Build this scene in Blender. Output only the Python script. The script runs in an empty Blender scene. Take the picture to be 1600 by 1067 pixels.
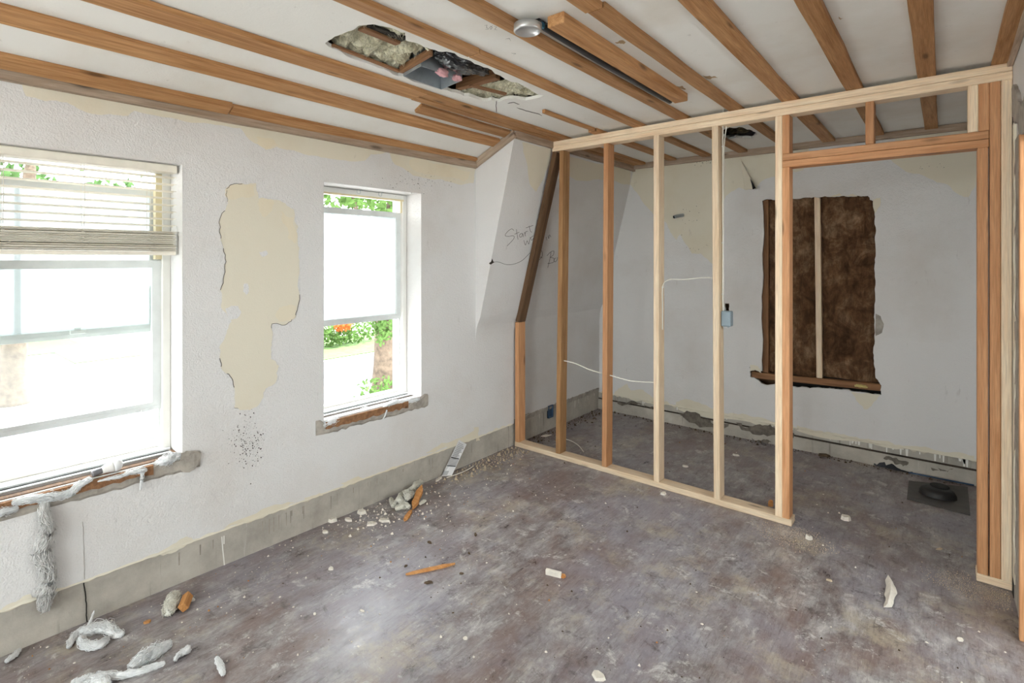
import bpy, bmesh, math, random
from mathutils import Vector, Matrix, noise
scene = bpy.context.scene
COL = scene.collection
random.seed(7)

# ------------------------------------------------------------------ camera
F, YAW, HY, EYE = 818.6, math.radians(39.41), 405.3, 1.52
SN, CS = math.sin(YAW), math.cos(YAW)
cam = bpy.data.cameras.new('camera')
cam.sensor_width = 36.0
cam.lens = F / 1600 * 36.0
cam.shift_y = -(533.5 - HY) / 1600
cam.clip_start = 0.02
cam.clip_end = 300
camo = bpy.data.objects.new('camera', cam)
COL.objects.link(camo)
camo.location = (0, 0, EYE)
camo.rotation_euler = (math.pi / 2, 0, YAW)
scene.camera = camo

# ------------------------------------------------------------------ world, daylight
world = bpy.data.worlds.new('overcast_sky')
scene.world = world
world.use_nodes = True
bg = world.node_tree.nodes['Background']
bg.inputs[0].default_value = (0.92, 0.97, 1.0, 1)
bg.inputs[1].default_value = 1.0
vs = scene.view_settings
vs.view_transform = 'Standard'
vs.look = 'None'
vs.gamma = 1
vs.use_curve_mapping = False
vs.exposure = 3.52

sun = bpy.data.lights.new('sun', 'SUN')
sun.energy = 2.2
sun.angle = math.radians(3)
sun.color = (1, .98, .94)
suno = bpy.data.objects.new('sun', sun)
COL.objects.link(suno)
suno.rotation_euler = Vector((-.02, -.60, -.80)).to_track_quat('-Z', 'Y').to_euler()


def portal(name, loc, rot, sx, sy):
    l = bpy.data.lights.new(name, 'AREA')
    l.shape = 'RECTANGLE'
    l.size, l.size_y = sx, sy
    l.cycles.is_portal = True
    o = bpy.data.objects.new(name, l)
    COL.objects.link(o)
    o.location = loc
    o.rotation_euler = rot


portal('daylight_portal', (-2.99, .56, 1.28), (0, -math.pi / 2, 0), 1.40, .74)
portal('daylight_portal.001', (-2.95, 1.99, 1.28), (0, -math.pi / 2, 0), 1.40, .74)
portal('daylight_portal.002', (-1.15, -2.50, 1.375), (math.pi / 2, 0, 0), 2.5, 1.85)
portal('daylight_portal.003', (1.50, 2.30, 1.725), (0, math.pi / 2, 0), 1.15, 2.4)


# ------------------------------------------------------------------ survey helpers
def ray(px, py):
    u = (px - 800) / F
    return Vector((-SN + CS * u, CS + SN * u, (HY - py) / F))


def fl(px, py, z=0.0):
    r = ray(px, py)
    return Vector((0, 0, EYE)) + r * ((z - EYE) / r.z)


def onY(px, py, y):
    r = ray(px, py)
    return Vector((0, 0, EYE)) + r * (y / r.y)


def wx(y):
    return -2.7814 + .0257 * min(y, 2.864)


def WP(y, n, z):
    return Vector((wx(y) + n, y, z))


def onW(px, py, n=0.0):
    r = ray(px, py)
    t = (-2.7814 + n) / (r.x - .0257 * r.y)
    if t * r.y > 2.864:
        t = (-2.7078 + n) / r.x
    return Vector((0, 0, EYE)) + r * t


SK = .2512


def onS(px, py, off=0.0):
    # sloped wall: X = -2.662 + SK (z - 1.068)
    r = ray(px, py)
    x0 = -2.662 + SK * (EYE - 1.068) + off
    t = x0 / (r.x - SK * r.z)
    return Vector((0, 0, EYE)) + r * t


# ------------------------------------------------------------------ object helpers
def tag(o, label=None, cat=None, group=None, kind=None):
    if label: o['label'] = label
    if cat: o['category'] = cat
    if group: o['group'] = group
    if kind: o['kind'] = kind
    return o


def link(name, me, mat=None, parent=None):
    o = bpy.data.objects.new(name, me)
    COL.objects.link(o)
    if mat is not None and me is not None:
        me.materials.append(mat)
    if parent is not None:
        o.parent = parent
    return o


def mesh(name, verts, faces, mat, parent=None, smooth=False):
    me = bpy.data.meshes.new(name)
    me.from_pydata([tuple(v) for v in verts], [], faces)
    bm = bmesh.new(); bm.from_mesh(me)
    bmesh.ops.recalc_face_normals(bm, faces=bm.faces)
    bm.to_mesh(me); bm.free()
    if smooth:
        me.polygons.foreach_set('use_smooth', [True] * len(me.polygons))
    return link(name, me, mat, parent)


def frombm(name, bm, mat, parent=None, smooth=False):
    me = bpy.data.meshes.new(name)
    bmesh.ops.recalc_face_normals(bm, faces=bm.faces)
    bm.to_mesh(me); bm.free()
    if smooth:
        me.polygons.foreach_set('use_smooth', [True] * len(me.polygons))
    return link(name, me, mat, parent)


def empty(name, loc=(0, 0, 0)):
    o = bpy.data.objects.new(name, None)
    COL.objects.link(o)
    o.location = loc
    o.empty_display_size = .05
    return o


def own(child, parent):
    """parent without moving the child"""
    child.parent = parent
    m = Matrix.Translation(parent.location)
    child.matrix_parent_inverse = m.inverted()
    return child


def timber(name, a, b, w, d, mat, parent=None, wdir=(1, 0, 0), bev=.0025, wob=0.0):
    """beam from a to b (centre line), width w along wdir, depth d across"""
    a, b = Vector(a), Vector(b)
    ax = (b - a); L = ax.length; ax.normalize()
    wd = Vector(wdir); wd = (wd - ax * wd.dot(ax)).normalized()
    dd = ax.cross(wd)
    bm = bmesh.new()
    n = max(1, int(L / .25)) if wob else 1
    rows = []
    sd = random.random() * 50
    for i in range(n + 1):
        x = -L / 2 + L * i / n
        oy = noise.noise((sd, x * 2.0, 0)) * wob
        oz = noise.noise((sd, x * 2.0, 9)) * wob
        ww = w / 2 * (1 + (noise.noise((sd, x * 3, 4)) * .08 if wob else 0))
        rows.append([bm.verts.new((x, oy + sy * ww, oz + sz * d / 2)) for sy, sz in ((-1, -1), (1, -1), (1, 1), (-1, 1))])
    for i in range(n):
        for k in range(4):
            bm.faces.new((rows[i][k], rows[i][(k + 1) % 4], rows[i + 1][(k + 1) % 4], rows[i + 1][k]))
    bm.faces.new(rows[0]); bm.faces.new(rows[-1])
    bmesh.ops.recalc_face_normals(bm, faces=bm.faces)
    if bev:
        es = [e for e in bm.edges if len(e.link_faces) == 2 and e.calc_face_angle() > .6]
        bmesh.ops.bevel(bm, geom=es, offset=bev, segments=1, affect='EDGES')
    o = frombm(name, bm, mat)
    M = Matrix((ax, wd, dd)).transposed().to_4x4()
    M.translation = (a + b) / 2
    o.matrix_world = M
    if parent is not None:
        o.parent = parent
        o.matrix_parent_inverse = Matrix.Translation(parent.location).inverted()
    return o


def boxm(bm, lo, hi, f=None):
    vs_ = []
    for z in (lo[2], hi[2]):
        for x, y in ((lo[0], lo[1]), (hi[0], lo[1]), (hi[0], hi[1]), (lo[0], hi[1])):
            p = f(x, y, z) if f else (x, y, z)
            vs_.append(bm.verts.new(p))
    for q in ((0, 1, 2, 3), (4, 5, 6, 7), (0, 1, 5, 4), (1, 2, 6, 5), (2, 3, 7, 6), (3, 0, 4, 7)):
        bm.faces.new([vs_[i] for i in q])


def boxes(name, lst, mat, parent=None, f=None, bev=0):
    bm = bmesh.new()
    for lo, hi in lst:
        boxm(bm, lo, hi, f)
    if bev:
        bmesh.ops.bevel(bm, geom=list(bm.edges), offset=bev, segments=1, affect='EDGES')
    return frombm(name, bm, mat, parent)


def WB(x, y, z):          # box mapper for left-wall coordinates: x = n offset
    return WP(y, x, z)


def frac(pts, it=3, amp=.18, seed=1, closed=True, cap=26.0):
    """roughen an outline (list of 2-tuples)"""
    rnd = random.Random(seed)
    for _ in range(it):
        out = []
        n = len(pts)
        for i in range(n if closed else n - 1):
            p, q = Vector(pts[i]), Vector(pts[(i + 1) % n])
            d = q - p
            nrm = Vector((-d.y, d.x))
            out.append(p)
            if d.length > cap: nrm *= cap / d.length
            out.append((p + q) / 2 + nrm * rnd.uniform(-amp, amp))
        if not closed: out.append(Vector(pts[-1]))
        pts = out
        amp *= .85
    return [Vector(p) for p in pts]


def patch(name, px, place, mat, parent, off=.0015, it=3, amp=.16, seed=1, thick=None):
    """irregular flake lying on a surface; place(px, py, off) -> point"""
    P = frac(px, it, amp, seed)
    bm = bmesh.new()
    top = [bm.verts.new(place(p.x, p.y, off)) for p in P]
    bot = [bm.verts.new(place(p.x, p.y, -.004)) for p in P]
    es = [bm.edges.new((top[i], top[(i + 1) % len(top)])) for i in range(len(top))]
    bmesh.ops.triangle_fill(bm, edges=es, use_beauty=True, use_dissolve=False)
    for i in range(len(top)):
        j = (i + 1) % len(top)
        try: bm.faces.new((top[i], top[j], bot[j], bot[i]))
        except ValueError: pass
    return frombm(name, bm, mat, parent)


def tube(name, pts, r, mat, parent=None, seg=8, smooth=True, res=6, radii=None):
    pts = [Vector(p) for p in pts]
    # Catmull-Rom
    P = []
    R = []
    for i in range(len(pts) - 1):
        p0 = pts[max(i - 1, 0)]; p1 = pts[i]; p2 = pts[i + 1]; p3 = pts[min(i + 2, len(pts) - 1)]
        for k in range(res):
            t = k / res
            P.append(.5 * ((2 * p1) + (p2 - p0) * t + (2 * p0 - 5 * p1 + 4 * p2 - p3) * t * t + (3 * p1 - p0 - 3 * p2 + p3) * t ** 3))
            R.append(r if radii is None else radii[i] * (1 - t) + radii[i + 1] * t)
    P.append(pts[-1]); R.append(r if radii is None else radii[-1])
    bm = bmesh.new()
    rings = []
    ref = Vector((.3, .5, .8))
    for i, p in enumerate(P):
        d = (P[min(i + 1, len(P) - 1)] - P[max(i - 1, 0)])
        if d.length < 1e-7: d = Vector((0, 0, 1))
        d.normalize()
        a = d.cross(ref)
        if a.length < .05: a = d.cross(Vector((1, 0, 0)))
        a.normalize(); b = d.cross(a)
        rings.append([bm.verts.new(p + (a * math.cos(2 * math.pi * k / seg) + b * math.sin(2 * math.pi * k / seg)) * R[i]) for k in range(seg)])
    for i in range(len(rings) - 1):
        for k in range(seg):
            bm.faces.new((rings[i][k], rings[i][(k + 1) % seg], rings[i + 1][(k + 1) % seg], rings[i + 1][k]))
    bm.faces.new(rings[0]); bm.faces.new(rings[-1])
    return frombm(name, bm, mat, parent, smooth)


# ------------------------------------------------------------------ materials
class NT:
    def __init__(s, name):
        s.m = bpy.data.materials.new(name)
        s.m.use_nodes = True
        s.t = s.m.node_tree
        s.b = s.t.nodes['Principled BSDF']
        s.out = s.t.nodes['Material Output']

    def n(s, typ, ins=None, **props):
        nd = s.t.nodes.new('ShaderNode' + typ)
        for k, v in props.items(): setattr(nd, k, v)
        for k, v in (ins or {}).items(): s.set(nd, k, v)
        return nd

    def set(s, nd, k, v):
        i = nd.inputs[k]
        if isinstance(v, bpy.types.NodeSocket): s.t.links.new(v, i)
        elif isinstance(v, (tuple, list)) and i.type == 'RGBA' and len(v) == 3: i.default_value = (*v, 1)
        else: i.default_value = v

    def P(s, **kw):
        for k, v in kw.items(): s.set(s.b, k.replace('_', ' '), v)

    def coord(s, scale=(1, 1, 1), kind='Object', rnd=False, rot=(0, 0, 0)):
        c = s.n('TexCoord').outputs[kind]
        if rnd:
            oi = s.n('ObjectInfo').outputs['Random']
            mu = s.n('Math', {0: oi, 1: 37.0}, operation='MULTIPLY').outputs[0]
            c = s.n('VectorMath', {0: c, 1: mu}, operation='ADD').outputs[0]
        return s.n('Mapping', {'Vector': c, 'Scale': scale, 'Rotation': rot}).outputs[0]

    def noise(s, v, scale, detail=4, rough=.55, dist=0.0):
        return s.n('TexNoise', {'Vector': v, 'Scale': scale, 'Detail': detail, 'Roughness': rough, 'Distortion': dist}).outputs[0]

    def ramp(s, f, stops):
        r = s.n('ValToRGB', {0: f})
        e = r.color_ramp.elements
        while len(e) < len(stops): e.new(.5)
        for el, (p, c) in zip(e, stops):
            el.position = p
            el.color = (*c, 1) if isinstance(c, (tuple, list)) else (c, c, c, 1)
        return r.outputs[0]

    def mix(s, f, a, b, blend='MIX'):
        nd = s.n('Mix', data_type='RGBA', blend_type=blend)
        s.set(nd, 0, f); s.set(nd, 6, a); s.set(nd, 7, b)
        return nd.outputs[2]

    def bump(s, h, strength, dist=.01):
        s.t.links.new(s.n('Bump', {'Height': h, 'Strength': strength, 'Distance': dist}).outputs[0], s.b.inputs['Normal'])


def srgb(r, g, b):
    f = lambda c: (c / 255 / 12.92) if c / 255 <= .04045 else ((c / 255 + .055) / 1.055) ** 2.4
    return (f(r), f(g), f(b))


def mat_plaster(name, base, dirt, bumpn=.9, dirtamt=.6):
    m = NT(name)
    v = m.coord()
    big = m.noise(v, 1.6, 5, .6)
    fine = m.noise(v, 55, 3, .6)
    c = m.mix(m.ramp(big, [(.48, 0.0), (.78, dirtamt)]), base, dirt)
    sp = m.noise(v, 9, 6, .7)
    c = m.mix(m.ramp(sp, [(.68, 0.0), (.76, .35)]), c, dirt)
    sc = m.noise(m.coord((1, 1, .25)), 24, 4, .7)
    c = m.mix(m.ramp(sc, [(.66, 0.0), (.74, .22)]), c, srgb(130, 118, 108))
    m.P(Base_Color=c, Roughness=.75)
    m.b.inputs['Specular IOR Level'].default_value = .25
    m.bump(m.mix(.5, fine, m.noise(v, 140, 2)), bumpn, .006)
    return m.m


def mat_wood(name, dark, light, rough=.6, knots=True, grime=None):
    m = NT(name)
    v = m.coord((1, 1, 1), rnd=True)
    st = m.n('Mapping', {'Vector': v, 'Scale': (1.3, 22, 22)}).outputs[0]
    g = m.noise(st, 2.2, 6, .6, .4)
    fine = m.noise(m.n('Mapping', {'Vector': v, 'Scale': (6, 160, 160)}).outputs[0], 1.6, 3)
    c = m.mix(m.ramp(g, [(.3, 0.0), (.72, 1.0)]), dark, light)
    c = m.mix(m.ramp(fine, [(.35, .32), (.6, 0.0)]), c, tuple(x * .45 for x in dark))
    if knots:
        kv = m.n('Mapping', {'Vector': v, 'Scale': (2.2, 9, 9)}).outputs[0]
        k = m.n('TexVoronoi', {'Vector': kv, 'Scale': 1.0}).outputs['Distance']
        c = m.mix(m.ramp(k, [(.05, .75), (.13, 0.0)]), c, tuple(x * .28 for x in dark))
    if grime:
        gr = m.noise(v, 5, 5, .65)
        c = m.mix(m.ramp(gr, [(.5, 0.0), (.7, .8)]), c, grime)
    oi = m.n('ObjectInfo').outputs['Random']
    hs = m.n('HueSaturation', {'Color': c, 'Value': m.n('MapRange', {0: oi, 3: .86, 4: 1.12}).outputs[0]}).outputs[0]
    m.P(Base_Color=hs, Roughness=rough)
    m.b.inputs['Specular IOR Level'].default_value = .25
    m.bump(g, .25, .003)
    return m.m


def mat_plain(name, col, rough=.6, metal=0.0, var=.0, scale=12, bump=0.0, spec=.4):
    m = NT(name)
    c = col
    v = m.coord()
    if var:
        nz = m.noise(v, scale, 5, .6)
        c = m.mix(m.ramp(nz, [(.35, 0.0), (.65, 1.0)]), tuple(x * (1 - var) for x in col), tuple(min(1, x * (1 + var)) for x in col))
    m.P(Base_Color=c, Roughness=rough, Metallic=metal)
    m.b.inputs['Specular IOR Level'].default_value = spec
    if bump: m.bump(m.noise(v, scale * 2.5, 4), bump, .01)
    return m.m


WALL = mat_plaster('white_textured_paint', srgb(224, 221, 219), srgb(204, 195, 187))
CEIL = mat_plaster('ceiling_plaster', srgb(235, 232, 226), srgb(214, 203, 188), .15, .7)
CREAM = mat_plaster('bare_cream_plaster', srgb(225, 217, 199), srgb(214, 200, 172), .12, .8)
MORTAR = mat_plain('grey_mortar', srgb(168, 160, 150), .9, var=.25, scale=14, bump=.5, spec=.2)

GRIME = mat_plain('grey_grime', srgb(112, 104, 95), .95, var=.3, scale=30)
MORTARD = mat_plain('damp_mortar', srgb(160, 151, 140), .9, var=.2, scale=14, spec=.2)
W_STRIP = mat_wood('aged_furring_wood', srgb(158, 108, 64), srgb(202, 156, 110))
W_NAILER = mat_wood('dusty_nailer_wood', srgb(166, 142, 120), srgb(204, 184, 164), .8)
W_LIGHT = mat_wood('new_pine', srgb(234, 202, 166), srgb(247, 228, 200), .55)
W_FIR = mat_wood('fir_stud', srgb(192, 134, 90), srgb(220, 168, 124), .55)
W_OLD = mat_wood('weathered_stud', srgb(150, 108, 70), srgb(196, 152, 106), .7)
W_DARK = mat_wood('dark_weathered_stud', srgb(92, 70, 52), srgb(132, 98, 70), .75)
W_BROWN = mat_wood('brown_lath', srgb(120, 84, 58), srgb(168, 124, 88), .75)
W_SPLINT = mat_wood('splinter_wood', srgb(190, 128, 72), srgb(220, 164, 106), .7, knots=False)
FRAMEW = mat_plain('white_window_paint', srgb(232, 230, 224), .45, var=.04, scale=6)
FRAMEG = mat_plain('grey_aluminium_sash', srgb(222, 225, 224), .4, metal=.0, var=.05)
FRAMEY = mat_plain('yellowed_jamb_paint', srgb(226, 212, 174), .5, var=.06, scale=8)
BLIND = mat_plain('beige_blind', srgb(240, 232, 217), .5, var=.04, scale=20)
CORD = mat_plain('cord_white', srgb(226, 220, 208), .6)
CABLE = mat_plain('white_cable_sheath', srgb(228, 224, 214), .45)
def mat_wool(name, col):
    m = NT(name)
    nz = m.noise(m.coord(), 60, 4, .6)
    c = m.mix(m.ramp(nz, [(.35, 0.0), (.65, 1.0)]), tuple(x * .86 for x in col), col)
    d = m.n('BsdfDiffuse', {0: c}).outputs[0]; t = m.n('BsdfTranslucent', {0: c}).outputs[0]
    m.t.links.new(m.n('MixShader', {0: .06, 1: d, 2: t}).outputs[0], m.out.inputs[0])
    return m.m
FLUFF = mat_wool('white_fibre_wool', srgb(249, 249, 249))
BLACK = mat_plain('black_void', (.012, .011, .010), .9)
DIRT = mat_plain('dark_grime', srgb(64, 54, 46), .95, var=.3)
CHIP = mat_plain('plaster_chip', srgb(226, 218, 206), .9, var=.08, scale=30, bump=.4)
DRYDIRT = mat_plain('brown_debris', srgb(92, 76, 60), .95, var=.3, scale=40, bump=.5)
METAL = mat_plain('galvanised_steel', srgb(176, 182, 186), .42, metal=.55, var=.15, scale=9)
ALU = mat_plain('brushed_aluminium', srgb(205, 205, 204), .32, metal=.7, var=.05)
BLUEPL = mat_plain('blue_plastic', srgb(62, 120, 150), .5)
GREYBOX = mat_plain('grey_box_plastic', srgb(138, 152, 160), .5, var=.06)
BLUEBOX = mat_plain('blue_box_plastic', srgb(60, 84, 112), .55, var=.1)
BAG = mat_plain('black_plastic_bag', (.012, .012, .014), .18, spec=.6)
PINK = mat_plain('pink_fibreglass', srgb(222, 170, 172), .95, var=.1, scale=30, bump=.5)
MUD = mat_plain('brown_mortar_dust', srgb(172, 156, 134), .95, var=.25, scale=20, bump=.4)
PENCIL = mat_plain('pencil_line', srgb(74, 66, 62), .8)
SAW = mat_plain('sawdust', srgb(210, 192, 166), .95, var=.15, scale=50, bump=.4)


def mat_insul(name, a, b, c3, scale=9):
    m = NT(name)
    v = m.coord()
    n1 = m.noise(v, scale, 8, .7, .5)
    n2 = m.noise(m.coord((1, 1, .35)), scale * 4, 5, .7, .6)
    c = m.ramp(n1, [(.32, a), (.5, b), (.7, c3)])
    c = m.mix(m.ramp(n2, [(.4, .55), (.62, 0.0)]), c, tuple(x * .5 for x in a))
    m.P(Base_Color=c, Roughness=.95)
    m.b.inputs['Specular IOR Level'].default_value = .1
    m.bump(n2, .8, .01)
    return m.m


BROWNINS = mat_insul('brown_fibreglass', srgb(70, 50, 35), srgb(112, 82, 58), srgb(166, 136, 108), 6)
BEIGEINS = mat_insul('blown_wool_insulation', srgb(196, 188, 156), srgb(236, 230, 204), srgb(246, 242, 224), 16)

# floor: worn, dusty, streaked along the boards
m = NT('worn_dusty_floor')
v = m.coord()
st = m.coord((1.9, 1.0, 1), rot=(0, 0, .05))
s1 = m.noise(st, 5.0, 12, .78, .25)
base = m.ramp(s1, [(.33, srgb(84, 74, 72)), (.44, srgb(124, 114, 113)), (.54, srgb(152, 146, 146)), (.68, srgb(196, 191, 188))])
red = m.noise(st, 1.6, 8, .72, .3)
base = m.mix(m.ramp(red, [(.46, 0.0), (.58, .62)]), base, srgb(120, 96, 89))
lil = m.noise(v, 1.2, 7, .66)
base = m.mix(m.ramp(lil, [(.47, 0.0), (.60, .5)]), base, srgb(152, 150, 164))
tan = m.noise(v, 2.6, 10, .76)
base = m.mix(m.ramp(tan, [(.53, 0.0), (.63, .6)]), base, srgb(178, 166, 146))
d1 = m.noise(v, 7, 12, .8, .4)
base = m.mix(m.ramp(d1, [(.56, 0.0), (.63, .75)]), base, srgb(204, 201, 199))
d3 = m.noise(v, 9, 12, .8, .4)
base = m.mix(m.ramp(d3, [(.36, .75), (.45, 0.0)]), base, srgb(76, 68, 67))
fs = m.noise(m.coord((22, 2.4, 1), rot=(0, 0, .05)), 4, 8, .8)
base = m.mix(m.ramp(fs, [(.38, .5), (.47, 0.0)]), base, srgb(88, 78, 76))
base = m.mix(m.ramp(fs, [(.57, 0.0), (.66, .4)]), base, srgb(200, 195, 188))
d4 = m.noise(v, 70, 8, .85)
base = m.mix(m.ramp(d4, [(.60, 0.0), (.65, .7)]), base, srgb(214, 209, 202))
base = m.mix(m.ramp(d4, [(.35, .6), (.40, 0.0)]), base, srgb(76, 66, 63))
m.P(Base_Color=base, Roughness=m.ramp(s1, [(.35, .26), (.65, .50)]))
m.b.inputs['Specular IOR Level'].default_value = .75
m.bump(m.mix(.5, s1, d1), .22, .003)
FLOOR = m.m

# skirting band: bare grey concrete/plaster with runs
m = NT('bare_grey_skirting')
v = m.coord()
a = m.noise(v, 4, 6, .65)
c = m.ramp(a, [(.3, srgb(158, 151, 142)), (.55, srgb(186, 179, 168)), (.75, srgb(204, 198, 188))])
run = m.noise(m.coord((26, 26, 1.4)), 1.0, 4, .6)
c = m.mix(m.ramp(run, [(.62, 0.0), (.72, .55)]), c, srgb(104, 96, 88))
c = m.mix(m.ramp(run, [(.27, .7), (.33, 0.0)]), c, srgb(214, 210, 204))
m.P(Base_Color=c, Roughness=.85)
m.b.inputs['Specular IOR Level'].default_value = .25
m.bump(m.noise(v, 40, 4), .4, .006)
SKIRT = m.m

# glass
def mat_glass(name, haze, tint=.9):
    m = NT(name)
    tr = m.n('BsdfTransparent', {0: (.96, .98, .97, 1)}).outputs[0]
    gl = m.n('BsdfGlossy', {0: (1, 1, 1, 1), 'Roughness': .03}).outputs[0]
    tl = m.n('BsdfTranslucent', {0: (tint * .93, tint * .985, tint, 1)}).outputs[0]
    a = m.n('MixShader', {0: .05, 1: tr, 2: gl}).outputs[0]
    b = m.n('MixShader', {0: haze, 1: a, 2: tl}).outputs[0]
    m.t.links.new(b, m.out.inputs[0])
    return m.m
GLASS = mat_glass('clear_glass', .03)
HAZE = mat_glass('milky_dirty_glass', .78, .34)

# ================================================================== THE SETTING
ZC = 2.447                                   # ceiling plaster
YR, YB = -2.40, 4.70                         # rear and back wall
XR = .25                                     # right wall

# ---- floor
o = boxes('floor', [((-3.05, YR - .3, -.12), (1.60, YB + .3, 0))], FLOOR)
tag(o, 'worn dusty grey-brown floor with streaks and white plaster specks', 'floor', kind='structure')
floor = o

# ---- left wall (with two window openings)
W1 = (.205, .918, .60, 1.967)
W2 = (1.635, 2.345, .595, 1.962)
ZS = .178
def wall_left():
    bm = bmesh.new()
    ys = [YR, W1[0], W1[1], W2[0], W2[1], 2.864, YB + .02]
    zs = [ZS, .5975, 1.02, 1.9645, 2.60]
    def q(pts):
        bm.faces.new([bm.verts.new(p) for p in pts])
    T = -.30
    for i in range(len(ys) - 1):
        for j in range(len(zs) - 1):
            hole = (i in (1, 3)) and j in (1, 2)
            if hole: continue
            if i == 5 and j > 1: continue
            for n in (0, T):
                q([WP(ys[i], n, zs[j]), WP(ys[i + 1], n, zs[j]), WP(ys[i + 1], n, zs[j + 1]), WP(ys[i], n, zs[j + 1])])
    for (y0, y1, _, _) in (W1, W2):
        z0, z1 = zs[1], zs[3]
        for (pa, pb) in (((y0, z0), (y1, z0)), ((y1, z0), (y1, z1)), ((y1, z1), (y0, z1)), ((y0, z1), (y0, z0))):
            q([WP(pa[0], 0, pa[1]), WP(pb[0], 0, pb[1]), WP(pb[0], T, pb[1]), WP(pa[0], T, pa[1])])
    q([WP(ys[0], 0, ZS), WP(ys[5], 0, ZS), WP(ys[5], T, ZS), WP(ys[0], T, ZS)])
    q([WP(ys[5], 0, ZS), WP(ys[6], 0, ZS), WP(ys[6], T, ZS), WP(ys[5], T, ZS)])
    bmesh.ops.remove_doubles(bm, verts=bm.verts, dist=1e-5)
    return frombm('wall_left', bm, WALL)
wl = tag(wall_left(), 'white textured plaster wall with two windows and peeling paint', 'wall', kind='structure')

# roof slope over the low knee wall and the triangular cheek beside the windows
prof = [(0.0, .90), (.004, .96), (.016, 1.02), (.046, 1.085), (.10, 1.29), (.372, 2.366), (.398, 2.47)]
vv, ff = [], []
for k, (n, z) in enumerate(prof):
    vv += [(-2.7078 + n + .0005, 2.864, z), (-2.7078 + n + .0005, YB + .02, z)]
for k in range(len(prof) - 1):
    ff.append((2 * k, 2 * k + 1, 2 * k + 3, 2 * k + 2))
b0 = len(vv)
vv += [(-2.7078, 2.864, .90), (-2.7078, 2.864, 2.47)]
ff.append([2 * k for k in range(len(prof))] + [b0 + 1])
# outer skin
c0 = len(vv)
vv += [(-3.0, 2.864, .9), (-3.0, YB + .3, .9), (-3.0, YB + .3, 2.8), (-3.0, 2.864, 2.8)]
ff.append((c0, c0 + 1, c0 + 2, c0 + 3))
ws = mesh('wall_slope', vv, ff, WALL)
tag(ws, 'white sloping wall above the low wall with pencil note', 'wall', kind='structure')

# ---- back wall with the ragged rectangular hole and a small one
def BW(px, py, off=0.0): return onY(px, py, YB - off)
HOLE = [(1191, 314), (1212, 311.5), (1268, 309), (1281, 308), (1340, 305.5), (1356, 305.5), (1359, 312), (1372, 319), (1367, 340), (1366, 420),
        (1367, 520), (1368, 590), (1377, 602), (1377, 617), (1338, 612), (1290, 607), (1240, 604), (1195, 601), (1172, 589), (1171, 573), (1191, 580)]
SH = [(1132, 474), (1139, 474), (1140, 490), (1132, 491)]
def fill_plane(name, outer, holes, place, mat, depth=None, ddir=None):
    bm = bmesh.new()
    es = []
    for loop in [outer] + holes:
        vs_ = [bm.verts.new(p) for p in loop]
        L = [bm.edges.new((vs_[i], vs_[(i + 1) % len(vs_)])) for i in range(len(vs_))]
        es += L
        if depth and loop is not outer:
            bk = [bm.verts.new(Vector(p) + Vector(ddir) * depth) for p in loop]
            for i in range(len(vs_)):
                j = (i + 1) % len(vs_)
                bm.faces.new((vs_[i], vs_[j], bk[j], bk[i]))
    bmesh.ops.triangle_fill(bm, edges=es, use_beauty=True)
    return frombm(name, bm, mat)
hp = [BW(p.x, p.y) for p in frac(HOLE, 4, .16, 3, cap=14)]
sp = [BW(p.x, p.y) for p in frac(SH, 2, .10, 5)]
outer = [Vector((-3.0, YB, ZS - .012)), Vector((XR + .2, YB, ZS - .012)), Vector((XR + .2, YB, 2.6)), Vector((-3.0, YB, 2.6))]
wb = fill_plane('wall_back', outer, [hp, sp], None, WALL, .022, (0, 1, 0))
tag(wb, 'white plaster wall behind the stud frame, hole showing brown insulation', 'wall', kind='structure')
boxes('outer_sheathing', [((-3.0, YB + .20, -.1), (XR + 1.4, YB + .24, 2.8))], W_DARK, wb)
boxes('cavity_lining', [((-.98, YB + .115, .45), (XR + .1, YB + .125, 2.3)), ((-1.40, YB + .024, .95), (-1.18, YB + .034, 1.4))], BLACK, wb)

# ---- right wall with the doorway beside the camera
DY0, DY1, DZ = 1.50, 2.93, 2.02
o = boxes('wall_right', [((XR, DY1, 0), (XR + .12, YB + .1, 2.8)), ((XR, YR - .2, 0), (XR + .12, DY0, 2.8)), ((XR, DY0, DZ), (XR + .12, DY1, 2.8))], WALL)
tag(o, 'white plaster side wall with a doorway beside the stud frame', 'wall', kind='structure')
wr = o
# hallway beyond the doorway
o = boxes('wall_hall', [((1.45, YR - .2, 0), (1.55, 1.1, 2.8)), ((1.45, 3.5, 0), (1.55, YB + .1, 2.8)), ((1.45, 1.1, 0), (1.55, 3.5, 1.15)), ((1.45, 1.1, 2.3), (1.55, 3.5, 2.8)), ((XR + .12, .9, 0), (1.45, 1.0, 2.8)), ((XR + .12, 3.6, 0), (1.45, 3.7, 2.8))], WALL)
tag(o, 'plain white hallway wall seen past the doorway', 'wall', kind='structure')
w4 = empty('window_added_hall', (1.5, 2.3, 1.15))  # unseen window, added to light the room through the doorway
tag(w4, 'added unseen white framed hallway window that lets light through the doorway', 'window', kind='structure')
own(boxes('window_frame', [((1.48, 1.1, 1.15), (1.53, 1.15, 2.3)), ((1.48, 3.45, 1.15), (1.53, 3.5, 2.3)), ((1.48, 1.15, 1.15), (1.53, 3.45, 1.2)), ((1.48, 1.15, 2.25), (1.53, 3.45, 2.3)), ((1.48, 2.275, 1.2), (1.53, 2.325, 2.25))], FRAMEW), w4)
for a, b in ((1.15, 2.275), (2.325, 3.45)):
    own(boxes('pane', [((1.503, a, 1.2), (1.507, b, 2.25))], GLASS), w4)
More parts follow.
